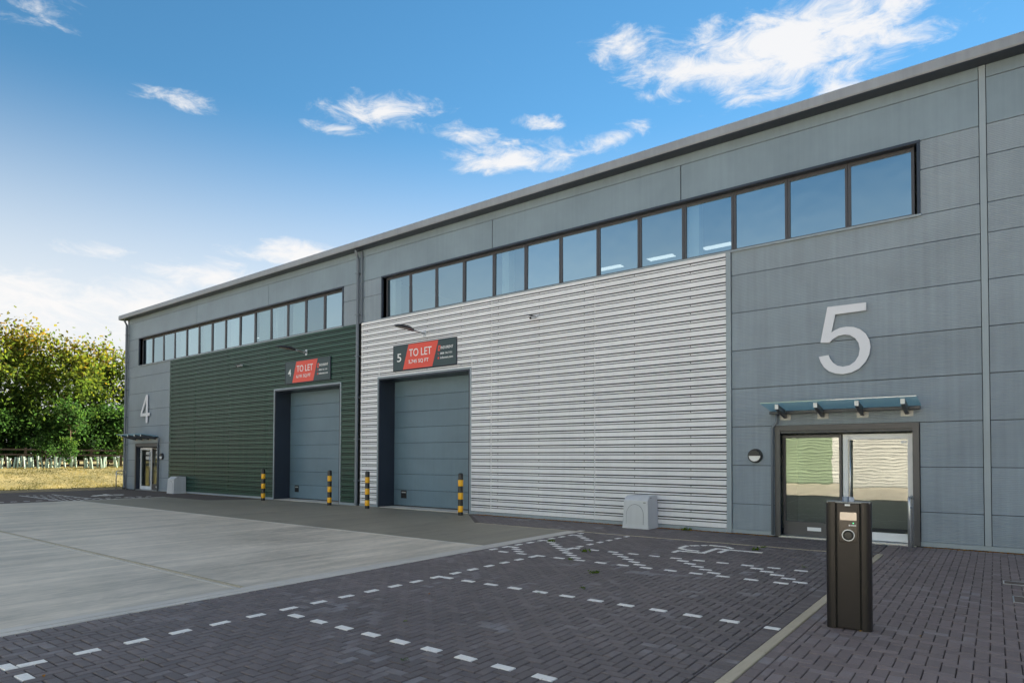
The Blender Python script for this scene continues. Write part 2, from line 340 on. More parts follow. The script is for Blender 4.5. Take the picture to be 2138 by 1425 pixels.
def put(name, me, parent=None, bevel=0.0, recalc=True):
    o = bpy.data.objects.new(name, me); col.objects.link(o)
    if parent is not None:
        o.parent = parent
        if parent.type == 'EMPTY' and not parent.get('local'): o.matrix_parent_inverse = Matrix.Translation(-parent.location)
    if bevel:
        b = o.modifiers.new('edge', 'BEVEL'); b.width = bevel; b.segments = 2; b.limit_method = 'ANGLE'; b.angle_limit = R(40)
    return o
import bmesh
def fixn(me):
    bm = bmesh.new(); bm.from_mesh(me); bmesh.ops.recalc_face_normals(bm, faces=bm.faces); bm.to_mesh(me); bm.free(); return me
def ob(name, mb, M, parent=None, bevel=0.0, smooth=False, fix=True):
    me = mb.mesh(name, M, smooth)
    if fix: fixn(me)
    return put(name, me, parent, bevel)
def smooth_angle(o, ang=40):
    me = o.data; me.polygons.foreach_set('use_smooth', [True]*len(me.polygons))
    bm = bmesh.new(); bm.from_mesh(me)
    for e in bm.edges:
        if len(e.link_faces) == 2 and e.calc_face_angle(0) > R(ang): e.smooth = False
    bm.to_mesh(me); bm.free(); return o
def empty(name, loc=(0, 0, 0), label=None, cat=None, group=None, local=False):
    e = bpy.data.objects.new(name, None); col.objects.link(e); e.location = loc; e.empty_display_size = .2
    if local: e['local'] = True
    return tag(e, label, cat, group)
def copy_tree(o, parent=None):
    c = o.copy(); col.objects.link(c); c.parent = parent
    for ch in list(o.children): copy_tree(ch, c)
    return c
def text_mesh(body, M, x0, x1, z0, zh, y, thick=0.003, bold=0.0):
    """built-in face fitted to x0..x1, cap height zh with baseline z0, standing on a facade facing -y"""
    cu = bpy.data.curves.new('lettering', 'FONT'); cu.body = body; cu.size = 1; cu.extrude = 0; cu.offset = bold; cu.resolution_u = 4
    t = bpy.data.objects.new('lettering', cu); col.objects.link(t); bpy.context.view_layer.update()
    me = bpy.data.meshes.new_from_object(t.evaluated_get(bpy.context.evaluated_depsgraph_get()))
    bpy.data.objects.remove(t); bpy.data.curves.remove(cu)
    xs = [v.co.x for v in me.vertices]; ys = [v.co.y for v in me.vertices]; a, b = min(xs), max(xs)
    base = 0.0; cap = max(ys)
    sx = (x1-x0)/(b-a); sz = zh/(cap-base)
    V = [(x0+(v.co.x-a)*sx, y, z0+(v.co.y-base)*sz) for v in me.vertices]; F = [tuple(q.vertices) for q in me.polygons]
    bpy.data.meshes.remove(me); mb = MB(); mb.add(V, F)
    k = len(V); mb.add([(x, yy+thick, z) for x, yy, z in V], [tuple(reversed(f)) for f in F])
    return mb

# ------------------------------------------------------------------ ground and yard (setting)
TH = R(0.70); LO = Vector((-3.197, -5.665)); U = 0.1008      # block-paving lattice: small turn, anchor, module
cT, sT = math.cos(TH), math.sin(TH)
def lat(a, b): return (LO.x+(a-1)*U*cT-(b-.5)*U*sT, LO.y+(a-1)*U*sT+(b-.5)*U*cT)
def inv(x, y):
    dx, dy = x-LO.x, y-LO.y; return ((dx*cT+dy*sT)/U+1, (-dx*sT+dy*cT)/U+.5)
gr = MB(); gr.add([(-38.2, -60, -.075), (60, -60, -.075), (60, 30, -.075), (-38.2, 30, -.075)], [(0, 1, 2, 3)])
tag(ob('ground', gr, soil, fix=False), kind='structure')
far = MB(); far.add([(-900, -900, -.6), (900, -900, -.6), (900, 900, -.6), (-900, 900, -.6)], [(0, 1, 2, 3)])
tag(ob('terrain', far, turf, fix=False), kind='structure')
# concrete yard: pours with open joints
yard = tag(empty('concrete_yard', (-18, -8, 0)), kind='structure')
def slab(name, poly, M, z1=0.0):
    n = len(poly); mb = MB(); mb.add([(x, y, -.07) for x, y in poly]+[(x, y, z1) for x, y in poly], [tuple(range(n, 2*n))]+[(i, (i+1) % n, n+(i+1) % n, n+i) for i in range(n)])
    return ob(name, mb, M, yard)
def ex(y): return -7.53-0.024*(y+13.0)          # right edge of the pours follows the paving
L0 = -28.75; J1, J2 = -5.30, -10.42
def eb(y): return ex(y)-.14-.012-.17
slab('slab', [(-24.2, .30), (-24.2, -.28), (-25.4, -2.02), (L0, -2.02), (L0, J1+.006), (-18.3, J1+.006), (-18.3, .30)], conc_d)
slab('slab', [(-18.288, .30), (-18.288, J1+.006), (eb(J1), J1+.006), (eb(-2.05), -2.05), (-11.1, -2.02), (-12.85, -.28), (-12.85, .30)], conc_d)
for x0, x1 in ((L0, -18.3), (-18.288, None)):
    slab('slab', [(x0, J1-.006), (x0, J2+.022), (x1 if x1 else eb(J2), J2+.022), (x1 if x1 else eb(J1), J1-.006)], conc_a)
for x0, x1 in ((L0, -23.0), (-22.988, -12.59), (-12.578, None)):
    slab('slab', [(x0, J2-.022), (x0, -15.6), (x1 if x1 else eb(-15.6), -15.6), (x1 if x1 else eb(J2), J2-.022)], conc_a)
for x0, x1 in ((L0, -18.3), (-18.288, -7.55)):
    slab('slab', [(x0, -15.612), (x0, -30.5), (x1, -30.5), (x1, -15.612)], conc_a)
slab('slab', [(-7.538, -16.2), (-7.538, -30.5), (14, -30.5), (14, -16.2)], conc_a)
sl = MB(); sl.box(L0, eb(J2), J2-.022, J2+.022, -.07, -.006); ob('joint_sealant', sl, sealant, yard)
for ya, yb in ((J2-.075, J2-.023), (J1-.062, J1-.008)): ob('trowelled_border', MB().box(L0+.01, eb(ya)-.005, ya, yb, -.002, .0035), conc_edge, yard)
ob('joint_sealant', MB().box(L0+.01, eb(J2)-.005, J2+.023, J2+.07, -.002, .0032), sealant, yard)
tr1 = MB()
ys_ = [-15.6+i*(13.55/6) for i in range(7)]
tr1.add([(eb(y)+.004, y, .004) for y in ys_]+[(ex(y)-.152, y, .004) for y in ys_]+[(ex(y)-.152, y, -.07) for y in ys_], [(i, 7+i, 8+i, i+1) for i in range(6)]+[(7+i, 14+i, 15+i, 8+i) for i in range(6)])
ob('trowelled_edge', tr1, conc_edge, yard)
# edgings and kerbs, stone by stone
edg = tag(empty('slab_edging', (-7.7, -8, 0)), kind='structure')
y = -15.55
while y < -2.3:
    y2 = y+.909
    mb = MB(); mb.add([(ex(y)-.14, y, -.07), (ex(y)-.012, y, -.07), (ex(y2)-.012, y2, -.07), (ex(y2)-.14, y2, -.07), (ex(y)-.14, y, .003), (ex(y)-.012, y, .003), (ex(y2)-.012, y2, .003), (ex(y2)-.14, y2, .003)],
                      [(4, 5, 6, 7), (0, 1, 5, 4), (1, 2, 6, 5), (2, 3, 7, 6), (3, 0, 4, 7)])
    ob('edging_stone', mb, conc_edge, edg); y = y2+.006
def ye(x): return -2.07+.024*(x+7.7)            # edging beside the wall strip
x = -11.0
while x < -1.9:
    x2 = min(x+.909, -1.75); mb = MB(); yy = ye(max(x, -7.7)) if x > -8.5 else -2.07
    mb.box(x, x2, yy-.025, yy+.03, -.07, .004); ob('edging_stone', mb, kerb_m, edg); x = x2+.006
kerb = tag(empty('kerb', (-1.67, -6, 0)), kind='structure')
y = -14.6
while y < -1.9:
    y2 = min(y+.909, -1.78); mb = MB(); mb.box(-1.722, -1.628, y, y2, -.07, .012); ob('kerb_stone', mb, kerb_m, kerb, bevel=.008); y = y2+.006

# ---- herringbone paving, white blocks picked from the same lattice
whites = []
def near_block(x, y, kind):
    a, b = inv(x, y); best = None
    for i in range(int(a)-4, int(a)+5):
        for j in range(int(b)-4, int(b)+5):
            k = (i+j) % 4
            if kind == 'H' and k == 0: c = (i+1, j+.5)
            elif kind == 'V' and k == 2: c = (i+.5, j+1)
            else: continue
            d = (c[0]-a)**2+(c[1]-b)**2
            if best is None or d < best[0]: best = (d, kind, i, j)
    return best[1:]
W = set()
def row(x0, x1, y0):
    n = round((x1-x0)/(4*U)); k, i, j = near_block(x1, y0, 'H')
    for q in range(n+1): W.add(('H', i-4*q, j))
def colv(x0, y0, y1):
    n = round((y1-y0)/(4*U)); k, i, j = near_block(x0, y0, 'V')
    for q in range(n+1): W.add(('V', i, j+4*q))
def diag(x0, y0, n):
    k, i, j = near_block(x0, y0, 'H')
    for q in range(n): W.add(('H', i-2*q, j+2*q))
row(-7.52, -1.997, -5.665); row(-6.38, -2.0, -4.44); row(-6.13, -1.95, -10.76); row(-6.25, -2.292, -8.226); row(-6.4, -4.0, -13.30)
colv(-6.43, -13.1, -5.8); colv(-6.515, -4.58, -2.13); colv(-7.59, -5.49, -2.26)
diag(-6.763, -5.725, 4); diag(-5.583, -5.705, 10); diag(-6.772, -3.274, 4); diag(-4.595, -5.477, 6); diag(-3.197, -5.665, 6); diag(-1.997, -5.664, 7)
paving = tag(empty('block_paving', (-4.6, -8, 0)), kind='structure')
cells = []
for i in range(-110, 30):
    for j in range(-110, 70):
        k = (i+j) % 4
        if k == 0: c = (i+1, j+.5); kd = 'H'
        elif k == 2: c = (i+.5, j+1); kd = 'V'
        else: continue
        x, y = lat(*c); h = .1*U/.1
        bx = (U if kd == 'H' else U/2); by = (U/2 if kd == 'H' else U)
        inA = x-bx > ex(y)-.006 and x+bx < -1.905 and -15.4 < y-by and y+by < ye(x)-.03
        inB = x+bx < -1.73 and y+by < -.17 and y-by > ye(max(x, -7.7))+.035 and (x > -10.9 or y > -2.0-(x+11.0)*.94+.12) and x-bx > -12.75
        if inA or inB: cells.append((x, y, kd, (kd, i, j) in W))
        else:
            # cut blocks along the borders
            x0, x1, y0, y1 = max(x-bx, ex(y)-.006), min(x+bx, -1.907), max(y-by, -15.4), min(y+by, ye(min(x, -1.9))-.03)
            if x1-x0 > .012 and y1-y0 > .012: cells.append(((x0+x1)/2, (y0+y1)/2, ((x1-x0)/2, (y1-y0)/2), (kd, i, j) in W)); continue
            if x < -1.74 and y+by > ye(max(x, -7.7))+.035:
                x0, x1, y0, y1 = max(x-bx, -10.9), min(x+bx, -1.731), max(y-by, ye(max(x, -7.7))+.034), min(y+by, -.17)
                if x1-x0 > .012 and y1-y0 > .012: cells.append(((x0+x1)/2, (y0+y1)/2, ((x1-x0)/2, (y1-y0)/2), False))
GAP = .0048
def vis(x, y):
    q = topx((x, y, 0)); return q is not None and -30 < q[0] < PW+30 and q[1] < PH+30
cand = sorted([c for c in cells if vis(c[0], c[1]) and c[2] in ('H', 'V') and not c[3]], key=lambda c: (c[0]-CAM.x)**2+(c[1]-CAM.y)**2)[:300]
cs = set((c[0], c[1]) for c in cand)
proto = {}
for kd in 'HV':
    mb = MB(); hx, hy = ((U, U/2) if kd == 'H' else (U/2, U)); mb.block(0, 0, hx-GAP, hy-GAP, -.06, 0)
    for nm, M in (('p', pav_one), ('w', wpav)): proto[kd+nm] = mb.mesh('paver', M)
field = MB(); sold = MB()
for (x, y, kd, wh) in cells:
    dz = random.uniform(-.0025, .0015)
    if wh and kd in ('H', 'V'):
        o = put('white_paver', proto[kd+'w'], paving)
    elif (x, y) in cs and kd in ('H', 'V'):
        o = put('paver', proto[kd+'p'], paving)
    else:
        hx, hy = kd if not isinstance(kd, str) else ((U, U/2) if kd == 'H' else (U/2, U))
        field.block(x, y, hx-GAP, hy-GAP, -.06, dz, .006, TH, random.random(), (random.uniform(-.001, .001), random.uniform(-.001, .001))); continue
    o.matrix_parent_inverse = Matrix.Translation(-paving.location); o.location = (x, y, dz if not wh else .001)
    o.rotation_euler = (random.uniform(-.012, .012), random.uniform(-.012, .012), TH+random.uniform(-.008, .008))
y = -15.3
while y < -2.2:
    for a, b in ((-1.902, -1.735),): field.block((a+b)/2, y+.05, (b-a)/2-.002, .05-GAP, -.06, random.uniform(-.002, .001), .006, 0, random.random())
    y += .1008
tag(ob('paver_field', field, pav_all, paving, fix=False), kind='stuff')
wl = MB(); wl.block(-1.82, -8.205, .075, .046, -.03, .0035, .004); ob('white_paver', wl, wpav, paving, fix=False)
# accessible-bay symbol let into the paving in white blocks
sym = empty('wheelchair_symbol', (-4.3, -3.1, 0), 'white wheelchair symbol in the parking bay near the white cladding', 'bay marking')
def stroke(pts, wdt=.085):
    for (ax, ay), (bx_, by_) in zip(pts[:-1], pts[1:]):
        a = Vector((ax, ay)); b = Vector((bx_, by_)); d = (b-a); L = d.length; rz = math.atan2(d.y, d.x); n = max(1, round(L/.2)); 
        for q in range(n):
            c = a+d*((q+.5)/n); mb = MB(); mb.block(c.x, c.y, L/n/2-.003, wdt/2, -.02, .004+.0006*(len(sym.children) % 4), .003, rz); ob('white_block', mb, wpav, sym, fix=False)
SYM = [[(-4.735, -3.86), (-4.735, -3.64)], [(-4.78, -3.6), (-4.32, -3.6)], [(-4.27, -3.64), (-4.27, -2.93)], [(-4.31, -2.885), (-3.42, -2.885)], [(-4.05, -3.36), (-4.05, -2.94)],
       [(-4.87, -3.2), (-4.87, -2.83)], [(-4.86, -3.25), (-4.70, -3.37)], [(-4.68, -3.39), (-4.42, -3.40)], [(-4.83, -2.79), (-4.70, -2.66)], [(-4.66, -2.63), (-4.58, -2.54)], [(-4.55, -2.50), (-4.22, -2.49)], [(-4.19, -2.52), (-4.03, -2.70)]]
for s_ in SYM: stroke(s_)
# ---- footpath east of the kerb
foot = tag(empty('footpath', (0, -6, 0)), kind='structure')
UF = .107; fc = []
for i in range(-14, 60):
    for j in range(-120, 4):
        k = (i+j) % 4
        if k == 0: cx_, cy_, kd = -1.4475+.0+(i+1)*UF, -.19+(j+.5)*UF, 'H'
        elif k == 2: cx_, cy_, kd = -1.4475+(i+.5)*UF, -.19+(j+1)*UF, 'V'
        else: continue
        hx, hy = (UF, UF/2) if kd == 'H' else (UF/2, UF)
        x0, x1, y0, y1 = cx_-hx, cx_+hx, cy_-hy, cy_+hy
        if x0 > -1.626+.107 and y1 < -.168 and y0 > -13.3: fc.append((cx_, cy_, kd))
        else:
            x0 = max(x0, -1.519); y1 = min(y1, -.168); y0 = max(y0, -13.3)
            if x1-x0 > .012 and y1-y0 > .012: fc.append(((x0+x1)/2, (y0+y1)/2, ((x1-x0)/2, (y1-y0)/2)))
cand = sorted([c for c in fc if vis(c[0], c[1]) and isinstance(c[2], str) and c[0] < 4], key=lambda c: (c[0]-CAM.x)**2+(c[1]-CAM.y)**2)[:300]
cs = set((c[0], c[1]) for c in cand); ff = MB()
for kd in 'HV':
    mb = MB(); hx, hy = ((UF, UF/2) if kd == 'H' else (UF/2, UF)); mb.block(0, 0, hx-.0034, hy-.0034, -.06, 0); proto[kd+'f'] = mb.mesh('paver', foot_one)
for (x, y, kd) in fc:
    dz = random.uniform(-.002, .0015)
    if (x, y) in cs and isinstance(kd, str):
        o = put('paver', proto[kd+'f'], foot); o.matrix_parent_inverse = Matrix.Translation(-foot.location); o.location = (x, y, dz); o.rotation_euler = (random.uniform(-.01, .01), random.uniform(-.01, .01), random.uniform(-.006, .006))
    else:
        hx, hy = kd if not isinstance(kd, str) else ((UF, UF/2) if kd == 'H' else (UF/2, UF)); ff.block(x, y, hx-.0034, hy-.0034, -.06, dz, .006, 0, random.random())
y = -13.2
while y < -1.8:
    ff.block(-1.573, y+.1, .05, .1-GAP, -.06, random.uniform(-.002, .001), .006, 0, random.random()); y += .2
y = -1.775
while y < -.2:
    ff.block(-1.626, y+.05, .1, .05-GAP, -.06, random.uniform(-.002, .001), .006, 0, random.random()); y += .1008
tag(ob('paver_field', ff, foot_all, foot, fix=False), kind='stuff')
fp2 = MB(); fp2.box(-7.5, 14, -16.18, -15.45, -.07, .0); fp2.box(-1.6, 14, -15.44, -13.36, -.07, 0); fp2.box(5.0, 14, -13.35, -.17, -.07, -.002); ob('far_paving', fp2, asphalt, foot)
# ---- paving west of the yard (too far to tell the blocks apart) with its own white blocks
wp = tag(empty('west_paving', (-33, -6, 0)), kind='structure')
mb = MB(); mb.box(-37.6, L0-.16, -42, -.17, -.07, -.003); mb.box(L0-.14, -24.3, -2.0, -.17, -.07, -.0035); ob('block_surface', mb, asphalt, wp)
ob('block_surface', MB().box(-12.84, -10.6, -2.03, -.17, -.07, -.006), asphalt, yard)
mb = MB(); mb.box(L0-.15, L0-.012, -36, -2.03, -.07, .003); ob('edging', mb, conc_edge, wp)
mirror = -36.45
pw = MB(); pwh = MB(); pwh.block(0, 0, U-.003, U/2-.003, -.03, 0, .004); pwh_me = pwh.mesh('white_paver', wpav)
pwv = MB(); pwv.block(0, 0, U/2-.003, U-.003, -.03, 0, .004); pwv_me = pwv.mesh('white_paver', wpav)
for kd, i, j in sorted(W):
    x, y = lat(*((i+1, j+.5) if kd == 'H' else (i+.5, j+1))); x = mirror-x
    if y < -8.5: continue
    o = put('white_paver', pwh_me if kd == 'H' else pwv_me, wp); o.matrix_parent_inverse = Matrix.Translation(-wp.location); o.location = (x, y, .001)
sym2 = empty('wheelchair_symbol', (mirror+4.3, -3.1, 0), 'white wheelchair symbol on the far dark paving before the grass bank', 'bay marking')
sym, keep = sym2, sym
for s_ in SYM: stroke([(mirror-a, b) for a, b in s_], .1)
sym = keep
vg = tag(empty('verge_kerb', (-37.8, -10, 0)), kind='structure')
y = -36
while y < -.5:
    mb = MB(); mb.box(-37.76, -37.62, y, y+.909, -.07, .10); ob('kerb_stone', mb, kerb_m, vg); y += .915
# threshold strips under the roller doors, gravel margin along the wall
thr = MB(); thr.box(-17.2, -13.1, -.03, .82, -.05, .02); thr.box(-23.65, -19.45, -.03, .82, -.05, .02)
ob('threshold', thr, conc_edge, yard)
gv = MB()
for a, b in ((-12.8, -4.0), (-1.15, 6.0), (-34.0, -24.3)): gv.add([(a, -.165, -.012), (b, -.165, -.012), (b, .05, -.012), (a, .05, -.012)], [(0, 1, 2, 3)])
tag(ob('gravel_margin', gv, gravel_m, fix=False), kind='structure')
lit = MB()
for _ in range(3600):
    x = random.uniform(-12.7, -4.0) if random.random() < .72 else random.uniform(-1.1, 3.0); y = -.165+abs(random.gauss(0, .045)) if random.random() < .8 else -.17-abs(random.gauss(0, .05))
    s_ = random.uniform(.008, .024); a = random.uniform(0, 6.3); tl = random.uniform(-.5, .5); z = random.uniform(-.006, .012) if y > -.165 else .006
    c, sn = math.cos(a), math.sin(a)
    lit.add([(x-s_*c, y-s_*sn, z), (x+s_*.6*sn, y-s_*.6*c, z+s_*tl), (x+s_*c, y+s_*sn, z+.004), (x-s_*.6*sn, y+s_*.6*c, z-s_*tl*.3)], [(0, 1, 2, 3)], random.random())
tag(ob('leaf_litter', lit, litter_m, fix=False), 'orange fallen leaves and grit along the foot of the wall', 'leaf litter', kind='stuff')

# ------------------------------------------------------------------ the warehouse terrace
XL, XR = -38.0, 9.0
bld = empty('warehouse', (-15, 0, 0), 'long two-storey warehouse terrace with grey panels and green and white cladding', 'warehouse')
JG = .006
def panel(parent, x0, x1, z0, z1, M, y0=0.0, th=.035):
    mb = MB(); mb.box(x0+JG, x1-JG, y0, y0+th, z0+JG, z1-JG); return ob('panel', mb, M, parent, bevel=.004)
# dark carcass behind the panels, in pieces round the openings
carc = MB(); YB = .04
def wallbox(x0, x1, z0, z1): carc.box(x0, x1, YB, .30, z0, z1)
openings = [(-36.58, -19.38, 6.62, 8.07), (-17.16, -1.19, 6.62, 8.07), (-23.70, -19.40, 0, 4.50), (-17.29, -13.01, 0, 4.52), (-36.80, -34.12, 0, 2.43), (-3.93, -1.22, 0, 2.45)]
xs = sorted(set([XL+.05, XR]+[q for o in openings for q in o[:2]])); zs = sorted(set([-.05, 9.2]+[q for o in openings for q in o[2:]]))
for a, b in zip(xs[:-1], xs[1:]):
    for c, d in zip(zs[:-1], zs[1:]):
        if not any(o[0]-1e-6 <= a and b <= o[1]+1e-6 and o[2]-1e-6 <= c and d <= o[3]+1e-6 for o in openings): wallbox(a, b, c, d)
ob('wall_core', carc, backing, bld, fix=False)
rows = [.085, .68, 1.57, 2.46, 3.35, 4.24, 5.13, 6.02, 6.60, 7.51, 8.10, 9.00, 9.30]
gw = ob('grey_wall', MB().box(-.172, -.070, -.022, .035, .09, 9.285), grey_trim, bld, bevel=.004)      # vertical cover strip carries the unit 5 panels
def fill(parent, x0, x1, z0, z1):
    for a, b in zip(rows[:-1], rows[1:]):
        lo, hi = max(a, z0), min(b, z1)
        if hi-lo < .03: continue
        panel(parent, x0, x1, lo, hi, grey_flat if (a >= 8.0) else grey_panel)
fill(gw, -4.915, -3.955, .085, 2.46); fill(gw, -1.195, -.176, .085, 2.46)
fill(gw, -4.915, -.176, 2.46, 6.60); fill(gw, -1.165, -.176, 6.60, 8.10); fill(gw, -18.30, -17.18, 6.60, 8.10)
for a, b in ((-18.30, -12.19), (-12.18, -6.16), (-6.15, -.176)): panel(gw, a, b, 8.10, 9.00, grey_flat)
panel(gw, -18.30, -.176, 9.00, 9.30, grey_flat)
fill(gw, -.066, 6.05, .085, 9.30); fill(gw, 6.06, XR, .085, 9.30)
gw4 = ob('grey_wall', MB().box(XL-.02, XL+.09, -.024, .035, .0, 9.28), grey_trim, bld, bevel=.004)
fill(gw4, XL+.10, -36.82, .085, 2.46); fill(gw4, -34.10, -32.96, .085, 2.46); fill(gw4, XL+.10, -32.96, 2.46, 6.60)
fill(gw4, XL+.10, -36.60, 6.60, 8.10); fill(gw4, -19.36, -18.32, 6.60, 8.10)
for a, b in ((XL+.10, -30.39), (-30.38, -24.31), (-24.30, -18.32)): panel(gw4, a, b, 8.10, 9.00, grey_flat)
panel(gw4, XL+.10, -18.32, 9.00, 9.30, grey_flat)
# ribbed sheet cladding: crowns 130 mm, valleys 40 mm, pitch 200 mm
def sheet(parent, x0, x1, z0, z1, M):
    prof = []; k = math.floor(z0/.2)-1
    base = [(.000, -.042), (.0085, -.042), (.0088, -.026), (.0306, -.026), (.031, -.041), (.0665, -.041), (.0668, -.024), (.0972, -.024), (.0975, -.042), (.135, -.042), (.138, -.039), (.141, -.042)]
    pts = []
    while k*.2 < z1+.2:
        pts += [(k*.2+dz, dy) for dz, dy in base[1:]]; k += 1
    pr = []
    for (za, ya), (zb, yb) in zip(pts[:-1], pts[1:]):
        if zb <= z0 or za >= z1: continue
        if za < z0: t = (z0-za)/(zb-za); za, ya = z0, ya+(yb-ya)*t
        if zb > z1: t = (z1-za)/(zb-za); zb, yb = z1, ya+(yb-ya)*t
        if not pr: pr.append((za, ya))
        pr.append((zb, yb))
    mb = MB(); n = len(pr)
    P = [(x0, y, z) for z, y in pr]+[(x1, y, z) for z, y in pr]+[(x0, .03, z) for z, y in pr]+[(x1, .03, z) for z, y in pr]
    F = []
    for i in range(n-1):
        if not (pr[i][1] > -.0265 and pr[i+1][1] > -.0265): F.append((i, n+i, n+i+1, i+1))     # slots left open: the dark core behind stands in for rib shade
        F += [(2*n+i, i, i+1, 2*n+i+1), (n+i, 3*n+i, 3*n+i+1, n+i+1)]
    F += [(0, 2*n, 3*n, n), (n-1, 2*n-1, 4*n-1, 3*n-1)]
    mb.add(P, F); return ob('cladding_sheet', mb, M, parent)
def cladding(name, M, x0, x1, ox0, ox1, oz, top, splits, label):
    segs = []
    lo, hi = (x0, ox0), (ox1, x1)
    root = None
    scr = MB()
    zr = [.084]+[k*1.0+.05 for k in range(1, 7)]+[top]
    first = True
    for za, zb in zip(zr[:-1], zr[1:]):
        cuts = [x0]+[s for s in splits]+[x1]
        for a, b in zip(cuts[:-1], cuts[1:]):
            pieces = [(a, b, za, zb)]
            if za < oz:
                pieces = []
                for p0, p1 in ((a, min(b, ox0)), (max(a, ox1), b)):
                    if p1-p0 > .03: pieces.append((p0, p1, za, min(zb, oz) if zb > oz and False else zb))
                if zb > oz:
                    p0, p1 = max(a, ox0), min(b, ox1)
                    if p1-p0 > .03: pieces.append((p0, p1, oz, zb))
            for (p0, p1, q0, q1) in pieces:
                if root is None: root = empty_part(name)
                sheet(root, p0+.0015, p1-.0015, q0, q1, M)
                k = math.ceil((q0-.045)/.2)
                while k*.2+.045 < q1:
                    x = math.ceil(p0/1.5)*1.5+.1
                    while x < p1-.05:
                        z = k*.2+.052; scr.add([(x-.011, -.0425, z-.011), (x+.011, -.0425, z-.011), (x+.011, -.0425, z+.011), (x-.011, -.0425, z+.011)], [(0, 1, 2, 3)]); x += 1.5
                    k += 1
    tag(ob('screws', scr, frame_dark, root, fix=False), kind='stuff')
    return root
def empty_part(name):
    e = empty(name, (0, 0, 0)); e.parent = bld; e.matrix_parent_inverse = Matrix.Translation(-bld.location); return e
for a, b in ((-18.26, -17.33), (-12.98, -5.03), (-32.94, -23.75), (-19.36, -18.44)): ob('base_flashing', MB().box(a, b, -.052, .034, .0, .083), grey_trim, bld)
cladding('white_cladding', white_clad, -18.24, -5.034, -17.31, -12.99, 4.56, 6.585, [-12.2, -8.6], '')
cladding('green_cladding', green_clad, -32.95, -18.44, -23.74, -19.37, 4.54, 6.585, [-30.4, -27.35, -24.3], '')
def part(name, mb, M, bevel=.003, parent=None): return ob(name, mb, M, parent or bld, bevel=bevel)
part('corner_trim', MB().box(-5.030, -4.918, -.046, .034, .0, 6.60), grey_trim)
part('corner_trim', MB().box(-32.99, -32.945, -.010, .034, .085, 6.60), grey_trim)
part('base_flashing', MB().box(-4.915, -3.955, -.012, .034, .0, .088).box(-1.195, XR, -.012, .034, .0, .088), grey_trim)
part('base_flashing', MB().box(XL+.1, -36.82, -.012, .034, .0, .088).box(-34.10, -32.99, -.012, .034, .0, .088), grey_trim)
# eaves: fascia gutter with dark soffit, in lengths
prof = [(-.02, 9.255), (-.36, 9.245), (-.375, 9.27), (-.375, 9.45), (-.355, 9.475), (-.25, 9.485), (.05, 9.50), (.05, 9.30), (-.02, 9.30)]
gt = MB().prism_x(prof, XL-.35, -18.31); g0 = part('gutter_fascia', gt, gutter_m, 0)
part('gutter_fascia', MB().prism_x(prof, -18.305, XR), gutter_m, 0)
part('soffit', MB().box(XL-.33, XR-.01, -.352, -.021, 9.236, 9.244), navy, 0)
part('gable_fascia', MB().add([(XL-.35, -.20, 9.25), (XL-.35, 13, 10.55), (XL-.35, 13, 10.75), (XL-.35, -.20, 9.47), (XL-.02, -.20, 9.25), (XL-.02, 13, 10.55), (XL-.02, 13, 10.75), (XL-.02, -.20, 9.47)],
     [(0, 1, 2, 3), (4, 7, 6, 5), (0, 4, 5, 1), (3, 2, 6, 7), (1, 5, 6, 2), (0, 3, 7, 4)]), gutter_m, 0)
rf = MB(); rf.add([(XL-.3, .0, 9.44), (XR, .0, 9.44), (XR, 13, 10.72), (XL-.3, 13, 10.72), (XR, 26, 9.44), (XL-.3, 26, 9.44)], [(0, 1, 2, 3), (3, 2, 4, 5)]); part('roof', rf, gutter_m, 0)
eg = MB(); eg.add([(XL+.02, .06, -.05), (XL+.02, 26, -.05), (XL+.02, 26, 9.40), (XL+.02, 13, 10.68), (XL+.02, .06, 9.42)], [(0, 1, 2, 3, 4)]); part('gable_wall', eg, grey_panel, 0)
part('rear_wall', MB().box(XL+.05, XR, 25.8, 26.0, -.05, 9.4), grey_panel, 0); part('end_wall', MB().box(XR-.2, XR, .31, 25.7, -.05, 9.4), grey_panel, 0)
# downpipes
def downpipe(x, r_, z1):
    mb = MB(); mb.tube([(x, -.22, z1), (x, -.22, z1-.10), (x, -.115, z1-.30), (x, -.115, .03)], r_, 14)
    o = part('downpipe', mb, pipe_m, 0); smooth_angle(o)
    for z in (8.4, 6.9, 5.4, 3.9, 2.4, .9): ob('bracket', MB().box(x-r_-.02, x+r_+.02, -.115-r_-.006, -.0, z-.015, z+.015), pipe_m, o)
downpipe(-18.37, .058, 9.25); downpipe(-37.92, .058, 9.25)
mb = MB(); mb.tube([(-18.21, -.07, 9.2), (-18.21, -.07, 6.6)], .028, 10); smooth_angle(part('conduit', mb, pipe_m, 0))
